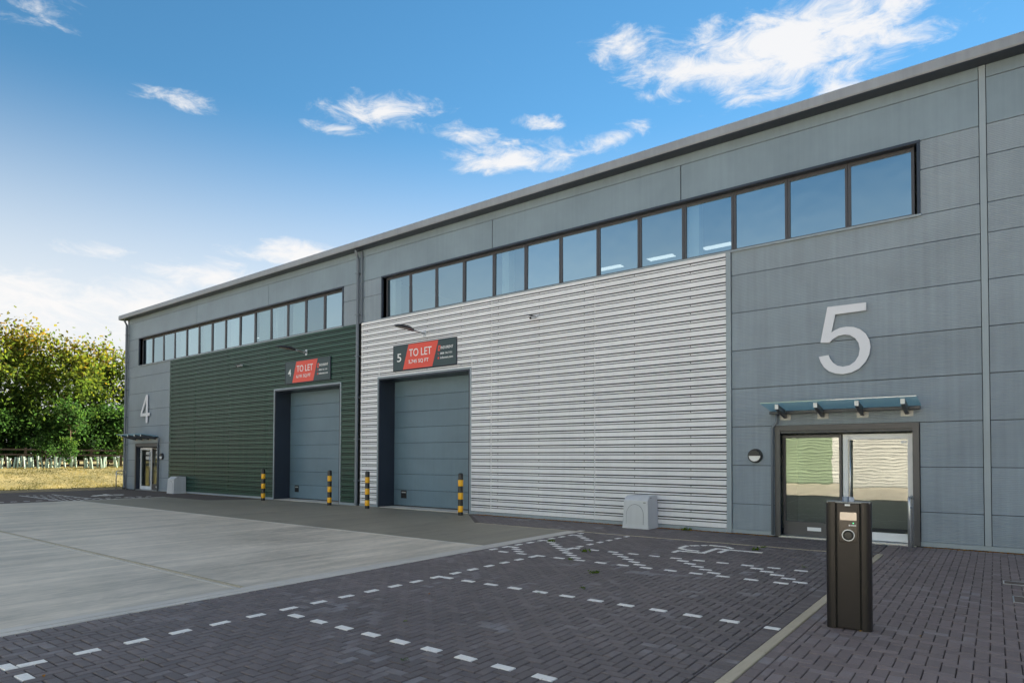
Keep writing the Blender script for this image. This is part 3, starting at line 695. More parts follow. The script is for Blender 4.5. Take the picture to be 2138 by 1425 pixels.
# ---- ribbon windows
def ribbon(x0, x1, n, z0, z1, unit):
    yf = .13
    part('window_head', MB().box(x0-.06, x1+.06, -.034, .40, z1, z1+.055), navy)
    part('window_sill', MB().box(x0-.07, x1+.07, -.05, .30, z0-.045, z0-.002), grey_trim)
    part('window_reveal', MB().box(x0-.055, x0, -.03, .30, z0, z1-.002), navy); part('window_reveal', MB().box(x1, x1+.055, -.03, .30, z0, z1-.002), navy)
    wd = (x1-x0-.10)/n
    for k in range(n):
        a = x0+.05+k*wd+.003; b = a+wd-.006; fr = .058 if k % 2 == 0 else .05
        mb = MB().box(a, a+fr, yf, yf+.07, z0+.002, z1-.002).box(b-fr, b, yf, yf+.07, z0+.002, z1-.002).box(a+fr, b-fr, yf+.0015, yf+.069, z0+.002, z0+.075).box(a+fr, b-fr, yf+.0015, yf+.069, z1-.075, z1-.002)
        o = part('window', mb, frame_dark, .003)
        tl = random.uniform(-.006, .006); tz = random.uniform(-.012, .006)
        pn = MB(); pa, pb = a+fr+.001, b-fr-.001
        pn.add([(pa, yf+.030-tl, z0+.076-tz), (pb, yf+.030+tl, z0+.076), (pb, yf+.030+tl+tz, z1-.076), (pa, yf+.030-tl+tz, z1-.076)], [(0, 1, 2, 3)]); ob('pane', pn, win_glass, o, fix=False)
ribbon(-17.16, -1.19, 13, 6.62, 8.06, 5); ribbon(-36.58, -19.38, 14, 6.62, 8.06, 4)
# offices behind the glass: floor, ceiling, back wall, columns, lit ceiling panels
part('office_floor', MB().box(XL+.3, XR-.3, .31, 7.0, 5.9, 6.1), interior_dark, 0); part('office_ceiling', MB().box(XL+.3, XR-.3, .42, 7.0, 8.42, 8.5), ceil_m, 0)
part('office_back_wall', MB().box(XL+.3, XR-.3, 7.0, 7.1, 6.1, 8.42), interior_wall, 0)
for x in (-18.33, XL+.4, XR-.6): part('party_wall', MB().box(x-.08, x+.08, .31, 6.99, 6.101, 8.419), interior_wall, 0)
for x in (-17.0, -12.05+.12, -5.95, -.9, -36.4, -30.35, -24.25): part('office_column', MB().box(x-.13, x+.13, .34, .62, 6.101, 8.419), column_m, 0)
for x in (-24.9, -27.2, -22.4, -29.6, -32.0): part('roller_blind', MB().box(x-.5, x+.5, .245, .252, 6.75, 8.0), mat('blind_fabric', (.55, .56, .57), .9), 0)
for x in (-10.7, -8.8, -6.9, -32.5): part('ceiling_light', MB().box(x-.45, x+.45, 4.6, 4.9, 8.405, 8.419), lamp_lit, 0)
# ---- roller doors
def roller(x0, x1, zt):
    yd = .72
    jm = MB().box(x0, x0+.05, -.050, yd, .02, zt-.052).box(x1-.05, x1, -.050, yd, .02, zt-.052).box(x0, x1, -.050, yd, zt-.05, zt)
    d = part('roller_door', jm, navy)
    ob('flashing', MB().box(x0-.055, x0-.002, -.056, .0, .0, zt+.055).box(x1+.002, x1+.055, -.056, .0, .0, zt+.055).box(x0-.002, x1+.002, -.057, .0, zt+.002, zt+.055), grey_trim, d, bevel=.003)
    h = (zt-.10)/8
    for k in range(8): ob('door_panel', MB().box(x0+.052, x1-.052, yd-.055, yd-.01, .05+k*h+.004, .05+(k+1)*h-.004), door_grey, d, bevel=.006)
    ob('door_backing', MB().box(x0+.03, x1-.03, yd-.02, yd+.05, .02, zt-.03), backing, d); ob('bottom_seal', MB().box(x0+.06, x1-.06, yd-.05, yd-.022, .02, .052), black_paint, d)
    ob('notice', MB().box(x0+.42, x0+.70, yd-.060, yd-.056, .30, .58), black_paint, d); ob('notice_text', MB().box(x0+.46, x0+.66, yd-.063, yd-.061, .49, .525), mat('notice_pale', (.5, .5, .5), .6), d)
roller(-17.28, -13.02, 4.50); roller(-23.69, -19.41, 4.48)
# ---- entrance 5
def entrance(x0, x1, zt, leaf_left):
    fl = MB().box(x0-.02, x0+.095, -.045, .0, 0, zt+.10).box(x1-.095, x1+.02, -.045, .0, 0, zt+.10).box(x0+.095, x1-.095, -.047, .0, zt-.02, zt+.10)
    e = part('entrance', fl, frame_dark)
    yd = .20
    ob('reveal', MB().box(x0, x0+.05, .001, .32, 0, zt-.03).box(x1-.05, x1, .001, .32, 0, zt-.03).box(x0+.05, x1-.05, .001, .32, zt-.07, zt-.021), navy, e)
    a, b = x0+.10, x1-.10; top = zt-.11; mid = (a+.50*(b-a)-.06) if not leaf_left else (a+.54*(b-a))
    fa, fb, la, lb = (a, mid, mid+.03, b) if not leaf_left else (mid+.03, b, a, mid)
    # fixed light with bottom rail
    ob('fixed_frame', MB().box(fa, fa+.05, yd, yd+.07, .02, top).box(fb-.05, fb, yd, yd+.07, .02, top).box(fa+.05, fb-.05, yd+.001, yd+.069, top-.06, top).box(fa+.05, fb-.05, yd-.006, yd+.069, .02, .33), frame_dark, e, bevel=.003)
    ob('letter_plate', MB().box(fa+.50, fa+.78, yd-.014, yd-.007, .14, .22), silver, e, bevel=.002)
    ob('pane', MB().add([(fa+.052, yd+.03, .332), (fb-.052, yd+.032, .332), (fb-.052, yd+.028, top-.061), (fa+.052, yd+.026, top-.061)], [(0, 1, 2, 3)]), door_glass, e, fix=False)
    lf = ob('door_leaf', MB().box(la, la+.10, yd-.02, yd+.05, .03, top).box(lb-.10, lb, yd-.02, yd+.05, .03, top).box(la+.10, lb-.10, yd-.019, yd+.049, top-.11, top).box(la+.10, lb-.10, yd-.019, yd+.049, .03, .20), silver, e, bevel=.004)
    ob('pane', MB().add([(la+.102, yd+.012, .202), (lb-.102, yd+.008, .202), (lb-.102, yd+.010, top-.112), (la+.102, yd+.014, top-.112)], [(0, 1, 2, 3)]), door_glass, e, fix=False)
    hx = la+.15 if not leaf_left else lb-.05
    ob('pull_handle', MB().tube([(hx, yd-.09, .35), (hx, yd-.09, top-.12)], .017, 10).tube([(hx, yd-.09, .5), (hx, yd-.01, .5)], .01, 8).tube([(hx, yd-.09, top-.3), (hx, yd-.01, top-.3)], .01, 8), steel, e, smooth=True)
    ob('sticker', MB().box(lb-.22, lb-.12, yd+.002, yd+.004, top-.20, top-.15), white_paint, e)
    ob('threshold', MB().box(x0+.05, x1-.05, -.02, .32, -.06, .018), steel, e)
    # lobby behind
    ob('lobby', MB().box(x0-.3, x1+.3, 3.2, 3.25, 0, 2.8).box(x0-.3, x1+.3, .32, 3.2, 2.8, 2.85).box(x0-.35, x0-.3, .32, 3.2, 0, 2.8).box(x1+.3, x1+.35, .32, 3.2, 0, 2.8), interior_wall, e)
    ob('lobby_floor', MB().box(x0-.3, x1+.3, .325, 3.2, -.05, .01), interior_dark, e)
entrance(-3.93, -1.22, 2.36, False); entrance(-36.80, -34.12, 2.34, True)

# ------------------------------------------------------------------ things fixed to the building
def number(name, loops, label, fix_at):
    o = ob(name, MB().extrude_poly(loops, -.075, -.045), number_white, None, bevel=.002); return tag(o, label, 'number sign')
outline5 = [(-2.103, 4.974), (-2.839, 4.98), (-2.982, 4.225), (-2.808, 4.207), (-2.738, 4.276), (-2.633, 4.337), (-2.518, 4.348), (-2.409, 4.324), (-2.316, 4.253), (-2.25, 4.146), (-2.23, 4.019), (-2.253, 3.877), (-2.32, 3.763), (-2.42, 3.691), (-2.55, 3.672), (-2.659, 3.709), (-2.742, 3.78), (-2.797, 3.868), (-2.824, 3.947), (-3.016, 3.925), (-2.985, 3.817), (-2.918, 3.694), (-2.821, 3.597), (-2.694, 3.538), (-2.551, 3.514), (-2.389, 3.535), (-2.242, 3.607), (-2.122, 3.74), (-2.055, 3.888), (-2.03, 4.04), (-2.053, 4.185), (-2.117, 4.326), (-2.221, 4.428), (-2.341, 4.49), (-2.475, 4.513), (-2.604, 4.501), (-2.703, 4.462), (-2.765, 4.426), (-2.687, 4.799), (-2.105, 4.807)]
number('number_five', [outline5], 'large white five on the grey wall right of the white cladding', None)
n4 = [(-36.14+a, 3.52+b) for a, b in ((.63, 0), (.82, 0), (.82, .36), (1.06, .36), (1.06, .52), (.82, .52), (.82, 1.47), (.62, 1.47), (0, .52), (0, .36), (.63, .36))]
h4 = [(-36.14+a, 3.52+b) for a, b in ((.63, .52), (.19, .52), (.63, 1.20))]
number('number_four', [n4, h4], 'large white four on the grey wall left of the green cladding', None)
def standoffs(): pass
def letting_sign(x0, z0, num, area, label):
    e = empty('letting_sign', (x0+1.46, -.06, z0), label, 'sign'); W_, H_ = 2.93, .875; y = -.075
    ob('board', MB().box(x0+.02, x0+W_-.02, y, y+.03, z0+.02, z0+H_-.02), dark_sign, e)
    ob('frame', MB().box(x0, x0+W_, y-.008, y+.036, z0, z0+.02).box(x0, x0+W_, y-.008, y+.036, z0+H_-.02, z0+H_).box(x0, x0+.02, y-.008, y+.036, z0+.02, z0+H_-.02).box(x0+W_-.02, x0+W_, y-.008, y+.036, z0+.02, z0+H_-.02), navy, e)
    ob('rail', MB().box(x0+.1, x0+W_-.1, y+.03, -.033, z0+.2, z0+.24).box(x0+.1, x0+W_-.1, y+.03, -.033, z0+.62, z0+.66), steel, e)
    ob('red_band', MB().extrude_poly([[(x0+.485, z0+.0215), (x0+1.865, z0+.0215), (x0+2.134, z0+H_-.0215), (x0+.748, z0+H_-.0215)]], y-.003, y-.0005), red_sign, e)
    t = lambda s_, a, b, zb, zh, M=white_paint, bold=0.0: ob('lettering', text_mesh(s_, M, x0+a, x0+b, z0+zb, zh, y-.008, .004, bold), M, e, fix=False)
    t(num, .195, .40, .305, .275, bold=.004); t('TO LET', .78, 1.835, .435, .25, bold=.004); t(area, .76, 1.70, .205, .115, bold=.015)
    t('INDURENT', 2.245, 2.79, .545, .088, bold=.01); t('0808 196 7191', 2.225, 2.74, .375, .06, bold=.012); t('indurent.com', 2.225, 2.785, .235, .07, bold=.015)
    lg = MB().extrude_poly([[(x0+2.115, z0+.49), (x0+2.205, z0+.49), (x0+2.215, z0+.55), (x0+2.145, z0+.55), (x0+2.165, z0+.62), (x0+2.205, z0+.62), (x0+2.195, z0+.565), (x0+2.225, z0+.565), (x0+2.235, z0+.67), (x0+2.135, z0+.67)]], y-.006, y-.001); ob('emblem', lg, red_sign, e)
    ph = MB().tube([(x0+2.125, y-.004, z0+.43), (x0+2.128, y-.004, z0+.395), (x0+2.16, y-.004, z0+.375)], .010, 6); ob('phone_icon', ph, red_sign, e)
    gl_ = MB().extrude_poly([[(x0+2.145+.033*math.cos(q*.524), z0+.262+.036*math.sin(q*.524)) for q in range(12)]], y-.005, y-.001); ob('globe_icon', gl_, red_sign, e)
letting_sign(-16.495, 4.692, '5', '5,745 SQ FT', 'dark TO LET board with red band on the white cladding')
letting_sign(-22.905, 4.685, '4', '6,191 SQ FT', 'dark TO LET board with red band on the green cladding')
def arm_light(x, z, label):
    e = empty('wall_floodlight', (x, -.03, z), label, 'light')
    ob('wall_bracket', MB().box(x-.06, x+.06, -.055, -.033, z-.12, z+.10).box(x-.03, x+.03, -.16, -.055, z-.05, z+.03), steel, e, bevel=.004)
    ob('arm', MB().tube([(x, -.15, z-.01), (x, -.62, z+.03)], .026, 10), steel, e, smooth=True)
    V = []; F = []; st = [(-.55, .05, .045, .03), (-.68, .09, .055, .06), (-.80, .14, .050, .075), (-1.05, .15, .045, .085), (-1.22, .12, .035, .075), (-1.34, .06, .02, .055)]
    for (yy, hw, hh, dz) in st: V += [(x-hw, yy, z+dz-hh), (x+hw, yy, z+dz-hh), (x+hw*.8, yy, z+dz+hh*.5), (x, yy, z+dz+hh), (x-hw*.8, yy, z+dz+hh*.5)]
    for i in range(len(st)-1):
        for j in range(5): F.append((i*5+j, i*5+(j+1) % 5, (i+1)*5+(j+1) % 5, (i+1)*5+j))
    F += [(0, 1, 2, 3, 4), tuple(25+j for j in (4, 3, 2, 1, 0))]
    ob('lamp_head', MB().add(V, F), mat('lamp_charcoal', (.06, .062, .07), .4), e, bevel=.006)
    ob('lens', MB().box(x-.09, x+.09, -1.18, -.80, z+.012, z+.020), mat('lamp_lens', (.35, .35, .33), .2), e)
arm_light(-15.02, 5.84, 'grey arm floodlight projecting from the white cladding'); arm_light(-21.55, 5.86, 'grey arm floodlight projecting from the green cladding')
def cctv(x, z, label):
    e = empty('security_camera', (x, -.03, z), label, 'camera'); wc = mat('camera_white', (.7, .7, .72), .4)
    ob('mount', MB().lathe([(.05, 0), (.05, .02), (.02, .03), (.018, .07)], 14), wc, e, smooth=False).matrix_local = Matrix.Translation((0, -.005, .0)) @ Matrix.Rotation(R(90), 4, 'X')
    ob('housing', MB().tube([(x, -.09, z), (x-.02, -.28, z-.07)], [.045, .045], 14), wc, e); ob('lens', MB().tube([(x-.02, -.28, z-.07), (x-.021, -.295, z-.076)], [.038, .03], 14), black_paint, e)
    ob('sunshield', MB().box(x-.055, x+.045, -.31, -.09, z-.005, z+.004), mat('camera_dark', (.05, .05, .06), .4), e)
def cam_fix(): pass
cctv(-10.52, 5.79, 'small security camera on the white cladding below the windows'); cctv(-26.24, 5.74, 'small security camera on the green cladding below the windows')
def bulkhead(x, z, label):
    e = empty('bulkhead_light', (x, -.02, z), label, 'light'); n = 28; r_ = .165
    def disc(r0, y0, y1, r1=None, a0=0, a1=2*math.pi):
        k = MB(); r1 = r0 if r1 is None else r1; q = n if a1-a0 > 6 else n//2+1
        A = [a0+(a1-a0)*i/(q if a1-a0 > 6 else q-1) for i in range(q)]
        k.add([(x+r0*math.cos(t), y1, z+r0*math.sin(t)) for t in A]+[(x+r1*math.cos(t), y0, z+r1*math.sin(t)) for t in A], [tuple(range(q, 2*q)), tuple(reversed(range(q)))]+[(i, (i+1) % q, q+(i+1) % q, q+i) for i in range(q)]); return k
    ob('body', disc(r_, -.085, -.0005, r_*.92), mat('bulkhead_black', (.02, .022, .028), .4), e, bevel=.006)
    ob('diffuser', disc(r_*.80, -.098, -.08, r_*.72, math.pi, 2*math.pi), mat('opal_diffuser', (.85, .85, .85), .3), e)
    ob('eyelid', disc(r_*.86, -.115, -.08, r_*.74, 0.02, math.pi-.02), mat('bulkhead_black', (.02, .022, .028), .4), e)
bulkhead(-4.38, 1.79, 'round black bulkhead light between white cladding and glazed entrance'); bulkhead(-33.70, 1.77, 'round black bulkhead light beside the green cladding')
def canopy(x0, x1, bx, label, pipe_x):
    e = empty('glass_canopy', ((x0+x1)/2, 0, 2.7), label, 'canopy'); yf, zf, yb, zb = -.88, 2.905, -.035, 2.79
    g_ = MB(); P = []
    for dz in (0, .014): P += [(x0, yf, zf+dz), (x1, yf, zf+dz), (x1+.01, yb, zb+dz), (x0, yb, zb+dz)]
    g_.add(P, [(3, 2, 1, 0), (4, 5, 6, 7), (0, 1, 5, 4), (1, 2, 6, 5), (2, 3, 7, 6), (3, 0, 4, 7)]); ob('glass_sheet', g_, canopy_glass, e)
    ob('rear_gutter', MB().box(x0, x1, -.16, -.012, 2.715, 2.775), navy, e, bevel=.004)
    for x in bx:
        s_ = (zf-zb)/(yf-yb); zz = lambda yy: zb+(yy-yb)*s_
        a = MB(); P = [];
        for xx in (x-.035, x+.035): P += [(xx, -.03, 2.62), (xx, -.74, zz(-.74)-.105), (xx, -.74, zz(-.74)-.006), (xx, -.165, zz(-.165)-.006), (xx, -.03, 2.72)]
        a.add(P, [(4, 3, 2, 1, 0), (5, 6, 7, 8, 9)]+[(i, (i+1) % 5, 5+(i+1) % 5, 5+i) for i in range(5)]); ar = ob('arm', a, mat('canopy_arm', (.10, .105, .12), .35), e, bevel=.004)
        ob('end_cap', MB().box(x-.036, x+.036, -.752, -.741, zz(-.74)-.106, zz(-.74)-.004), silver, ar)
        ob('wall_plate', MB().box(x-.11, x+.11, -.014, -.002, 2.585, 2.705), mat('plate_steel', (.42, .41, .40), .5, .5), ar)
        for yy in (-.66, -.25): ob('bolt', MB().tube([(x, yy, zz(yy)+.012), (x, yy, zz(yy)+.045)], [.028, .016], 10), steel, ar)
    ob('drain_pipe', MB().tube([(pipe_x+.10, -.11, 2.73), (pipe_x+.10, -.11, 2.53), (pipe_x, -.10, 2.42), (pipe_x, -.10, .03)], .034, 12), pipe_m, e, smooth=True)
canopy(-4.03, -1.17, (-3.72, -2.955, -2.195, -1.405), 'blue glass canopy over the entrance behind the charging post', -3.985)
canopy(-37.05, -34.15, (-36.75, -35.98, -35.2, -34.45), 'blue glass canopy over the far entrance by the grass bank', -34.0)

# ------------------------------------------------------------------ things standing in the yard
bol = empty('bollard', (0, 0, 0), 'x', 'bollard', 'striped bollards guarding the roller doors', local=True)
b0 = ob('post', MB().lathe([(.076, 0), (.076, 1.225), (.070, 1.25), (.05, 1.265), (.0, 1.27)], 24), black_paint, bol); smooth_angle(b0, 35)
for z0, z1 in ((.10, .285), (.48, .68), (.875, 1.065)): ob('yellow_band', MB().lathe([(.0775, z0), (.0785, z0+.003), (.0785, z1-.003), (.0775, z1)], 24), yellow_paint, bol, smooth=True)
BL = [(-23.50, -.63, 'leftmost striped bollard, standing in front of the green cladding'), (-19.29, -.57, 'striped bollard in front of the roller door in the green cladding'),
      (-17.05, -.70, 'striped bollard just right of the tall downpipe'), (-12.87, -.62, 'rightmost striped bollard, beside the roller door in the white cladding')]
for i, (x, y, l_) in enumerate(BL):
    o = bol if i == 0 else copy_tree(bol); o.location = (x, y, 0); o['label'] = l_; o.rotation_euler.z = i*.7
def meter_box(x0, x1, label):
    e = empty('meter_box', ((x0+x1)/2, -.35, 0), label, 'meter box', 'wall-foot meter boxes'); yf, yb, h, ht = -.66, -.06, .685, .80; m_ = grey_box
    P = []
    for ins, z in ((0, 0), (.012, .12), (.03, h)): P += [(x0+ins, yf+ins*1.2, z), (x1-ins, yf+ins*1.2, z), (x1-ins, yb, z), (x0+ins, yb, z)]
    P += [(x0+.045, yf+.18, ht), (x1-.045, yf+.18, ht), (x1-.045, yb, ht), (x0+.045, yb, ht)]
    F = [(12, 13, 14, 15)]
    for r_ in (0, 4, 8):
        for i in range(4): F.append((r_+i, r_+(i+1) % 4, r_+4+(i+1) % 4, r_+4+i))
    ob('housing', MB().add(P, F), m_, e, bevel=.012)
    cx_ = (x0+x1)/2-.015; hw = .225; A = [(cx_-hw, .10), (cx_+hw, .10)]+[(cx_+hw*math.cos(t), .34+.25*math.sin(t)) for t in [math.pi*i/16 for i in range(17)]]
    def yfront(z): return yf+.012*1.2+(z-.12)/(h-.12)*.018*1.2
    def plate(S, d0, d1):
        n = len(S); k = MB(); P = [(a, yfront(b)-d0, b) for a, b in S]+[(a, yfront(b)+.02, b) for a, b in S]; k.add(P, [tuple(range(n))]+[(i, (i+1) % n, n+(i+1) % n, n+i) for i in range(n)]); return k
    ob('door_seam', plate([(cx_+(a-cx_)*1.035, .34+(b-.34)*1.035) for a, b in A], .0015, 0), mat('seam_dark', (.06, .07, .11), .6), e)
    ob('arched_door', plate(A, .006, 0), m_, e); ob('maker_plate', MB().box(x1-.15, x1-.085, yfront(.64)-.004, yfront(.64)+.01, .632, .648), black_paint, e)
    ob('lock', MB().box(x1-.048, x1-.038, yf+.20, yf+.26, .70, .76), black_paint, e)
meter_box(-7.44, -6.73, 'grey meter box with arched door against the white cladding'); meter_box(-31.75, -31.05, 'grey meter box at the left end of the green cladding')
def hoop(x, y0, y1, label):
    e = ob('hoop_rail', MB().tube([(x, y0, -.05), (x, y0, .93), (x, y0+.02, .98), (x, y0+.07, 1.0), (x, y1-.07, 1.0), (x, y1-.02, .98), (x, y1, .93), (x, y1, -.05)], .024, 12), steel, None, smooth=True)
    tag(e, label, 'rail', 'door guard hoops'); ob('crossbar', MB().tube([(x, y0+.02, .80), (x, y1-.02, .80)], .018, 10), steel, e, smooth=True)
hoop(-1.30, -.97, -.39, 'steel hoop rail right of the entrance behind the charging post'); hoop(-37.0, -.86, -.39, 'steel hoop rail at the far building corner by the grass bank')
# ---- charging post
ch = empty('charging_post', (-1.20, -7.69, 0), 'dark bronze electric charging post standing on the footpath by the kerb', 'charging post', local=True); ch.rotation_euler.z = R(6)
bronze = mat('bronze_aluminium', (.022, .018, .018), .36, .3); G(bronze).bump(G(bronze).noise(2.0, 2, .5, G(bronze).pos()), .03, .01)
slot = mat('black_groove', (.006, .006, .007), .6); HT = 1.275  # near-black for the grooves, seams, socket bezel and screws
def side(sgn):
    L = [(.118, -.105), (.150, -.108), (.180, -.100), (.198, -.080), (.205, -.05), (.205, .06), (.195, .088), (.17, .10), (.118, .10)]; n = len(L)
    P = [(sgn*a, b, .0) for a, b in L]+[(sgn*a, b, HT) for a, b in L]; F = [(i, (i+1) % n, n+(i+1) % n, n+i) for i in range(n)]+[tuple(range(n)), tuple(range(n, 2*n))]
    return MB().add(P, F)
for sg in (-1, 1): smooth_angle(ob('side_profile', side(sg), bronze, ch), 50)
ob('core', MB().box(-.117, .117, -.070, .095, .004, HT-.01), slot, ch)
fp = ob('front_panel', MB().box(-.100, .100, -.100, -.068, .012, HT-.012), bronze, ch, bevel=.003)
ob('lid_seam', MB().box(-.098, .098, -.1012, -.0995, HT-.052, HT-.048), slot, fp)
ob('fascia', MB().extrude_poly([[(-.082+.012*math.cos(t)*1 if False else 0, 0) for t in ()] or [(-.074, 0.87), (.074, .87), (.082, .878), (.082, 1.172), (.074, 1.18), (-.074, 1.18), (-.082, 1.172), (-.082, .878)]], -.1035, -.099), mat('fascia_black', (.02, .018, .017), .12), fp, bevel=.002)
ob('display', MB().extrude_poly([[(-.074, 1.095), (.074, 1.095), (.074, 1.168), (.068, 1.174), (-.068, 1.174), (-.074, 1.168)]], -.1055, -.1036), mat('display_glass', (.25, .25, .25), .05, .9), fp)
ob('status_light', MB().box(.040, .050, -.1052, -.1036, 1.062, 1.072), led_green, fp)
ob('emblem', MB().tube([(.012, -.1036, 1.044), (.012, -.106, 1.044)], [.008, .008], 10), white_paint, fp)
ob('lettering', MB().box(.023, .032, -.1055, -.1036, 1.039, 1.049).box(.034, .042, -.1055, -.1036, 1.039, 1.049).box(.044, .053, -.1055, -.1036, 1.039, 1.049).box(.055, .062, -.1055, -.1036, 1.039, 1.049).box(.064, .070, -.1055, -.1036, 1.039, 1.049), white_paint, fp)
def ring(r0, r1, y0, y1, cz, n=32):
    k = MB(); P = []
    for yy, rr in ((y0, r0), (y0, r1), (y1, r1), (y1, r0)): P += [(rr*math.cos(2*math.pi*i/n), yy, cz+rr*math.sin(2*math.pi*i/n)) for i in range(n)]
    F = []
    for q in range(4):
        for i in range(n): F.append((q*n+i, q*n+(i+1) % n, ((q+1) % 4)*n+(i+1) % n, ((q+1) % 4)*n+i))
    return k.add(P, F)
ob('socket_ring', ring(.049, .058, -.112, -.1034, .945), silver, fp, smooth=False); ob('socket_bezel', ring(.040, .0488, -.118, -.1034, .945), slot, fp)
ob('socket_flap', MB().tube([(0, -.1034, .945), (0, -.110, .945), (0, -.114, .945)], [.0398, .0398, .034], 28), mat('flap', (.03, .028, .028), .4), fp)
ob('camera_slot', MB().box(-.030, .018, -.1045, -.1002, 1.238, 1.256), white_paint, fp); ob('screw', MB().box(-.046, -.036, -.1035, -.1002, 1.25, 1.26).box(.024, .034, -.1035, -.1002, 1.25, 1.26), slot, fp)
ob('top_plate', MB().box(-.195, .195, -.096, .090, HT-.009, HT+.004), mat('plate_grey', (.25, .26, .26), .5), ch)
ob('cable_hook', MB().tube([(-.025, -.02, HT+.004), (-.025, -.02, HT+.052)], [.032, .032], 14).box(.005, .05, -.045, .005, HT+.004, HT+.050), mat('hook_blue_grey', (.20, .25, .36), .35, .3), ch)

# ------------------------------------------------------------------ grass bank, planting and trees beyond the west end
from mathutils import noise as mn
def bank_z(x, y):
    t = min(1, max(0, (-37.9-x)/7.0)); t = t*t*(3-2*t); n = mn.noise(Vector((x*.6, y*.6, 0)))*.07+mn.noise(Vector((x*2.1, y*2.1, 3)))*.03
    return .06+t*.98+n*(t**.5)+max(0, (-46-x))*.012
bm_ = MB(); nx, ny = 60, 160; X0, X1, Y0, Y1 = -37.76, -78.0, -42.0, 60.0
gx = [X0+(X1-X0)*(i/nx)**1.6 for i in range(nx+1)]; gy = [Y0+(Y1-Y0)*j/ny for j in range(ny+1)]
bm_.add([(x, y, bank_z(x, y)) for x in gx for y in gy], [(i*(ny+1)+j, i*(ny+1)+j+1, (i+1)*(ny+1)+j+1, (i+1)*(ny+1)+j) for i in range(nx) for j in range(ny)])
tag(ob('grass_bank', bm_, turf, smooth=True), kind='structure')
gm = MB()
for _ in range(26000):
    x = -37.9-abs(random.random()**1.2)*8.5; y = random.uniform(-11, 7); z = bank_z(x, y)-.01; h = random.uniform(.03, .10)*(1+.6*mn.noise(Vector((x*.5, y*.5, 9)))); a = random.uniform(0, 6.3); lx, ly = random.gauss(0, .05), random.gauss(0, .05); wd = random.uniform(.008, .02)
    cl = mn.noise(Vector((x*.7, y*.7, 5)))
    gm.add([(x-wd*math.cos(a), y-wd*math.sin(a), z), (x+wd*math.cos(a), y+wd*math.sin(a), z), (x+lx, y+ly, z+h)], [(0, 1, 2)], min(1, max(0, .45+cl*1.1+random.gauss(0, .2))))
tag(ob('grass', gm, grass_leaf, fix=False), 'dry yellow mown grass covering the sunlit bank', 'grass', kind='stuff')
def leafquad(mb, c, s_, tint):
    u = Vector((random.gauss(0, 1), random.gauss(0, 1), random.gauss(0, 1))).normalized(); v = u.cross(Vector((random.gauss(0, 1), random.gauss(0, 1), random.gauss(0, 1)))).normalized()
    a = u*s_; b = v*s_*.55
    mb.add([c-a, c-a*.1-b, c+a, c-a*.1+b], [(0, 1, 2, 3)], tint)
def tree(name, x, y, H, Rr, leafM, label, nleaf, top_autumn, seed, low=.22, barkM=bark, cat='tree', group=None, lsz=.15, trunk_r=None):
    rs = random.getstate(); random.seed(seed); z0 = bank_z(x, y)-.05
    e = empty(name, (x, y, z0), label, cat, group, local=True); tr_ = trunk_r or H*.016
    tk = MB(); lean = Vector((random.gauss(0, .03), random.gauss(0, .03), 1)); pts = [lean*(H*.8*q/7)+Vector((random.gauss(0, .02*H*.1), random.gauss(0, .02*H*.1), 0)) for q in range(8)]; pts[0] = Vector((0, 0, 0))
    tk.tube(pts, [tr_*(1-.8*q/7) for q in range(8)], 8); tips = []
    nl = 13
    for k in range(nl):
        f = low+(.80-low)*k/(nl-1); b = lean*(H*f); a = k*2.4+random.uniform(-.5, .5); spread = Rr*(1-.55*((f-low)/(.85-low))**1.6)*random.uniform(.7, 1.15)
        rise = H*random.uniform(.08, .24); end = b+Vector((math.cos(a)*spread, math.sin(a)*spread, rise)); mid = b.lerp(end, .5)+Vector((0, 0, -.03*H+random.uniform(-.2, .2)))
        tk.tube([b, mid, end], [tr_*.42*(1-f*.5), tr_*.26, tr_*.07], 5)
        for q in range(5):
            t = random.uniform(.35, 1.0); s_ = b.lerp(end, t); ee = s_+Vector((random.gauss(0, .28*Rr), random.gauss(0, .28*Rr), random.uniform(-.05, .16)*H)); tk.tube([s_, ee], [tr_*.10, tr_*.03], 4); tips += [(s_, .55), (ee, .8), (s_.lerp(ee, .5), .7)]
        tips.append((end, .9))
    for q in range(5): ee = lean*(H*.8)+Vector((random.gauss(0, .22*Rr), random.gauss(0, .22*Rr), random.uniform(.02, .2)*H)); tk.tube([lean*(H*.75), ee], [tr_*.2, tr_*.04], 4); tips += [(ee, .55), (ee.lerp(lean*(H*.78), .5), .7)]
    ob('trunk', tk, barkM, e, fix=False); cr = MB(); per = max(3, nleaf//len(tips))
    for c, sg in tips:
        sg2 = sg*Rr*.27; base_t = random.gauss(0, .10)
        for _ in range(int(per*random.uniform(.5, 1.5))):
            p_ = c+Vector((random.gauss(0, sg2), random.gauss(0, sg2), random.gauss(0, sg2*.75)))
            if p_.z < H*.10: continue
            hf = max(0, min(1, (p_.z/H-.45)/.5)); leafquad(cr, p_, lsz*random.uniform(.6, 1.25), max(0, min(1, .22+base_t+random.gauss(0, .13)+top_autumn*hf)))
    ob('crown', cr, leafM, e, fix=False); random.setstate(rs); return e
TG = 'trees beyond the grass bank'
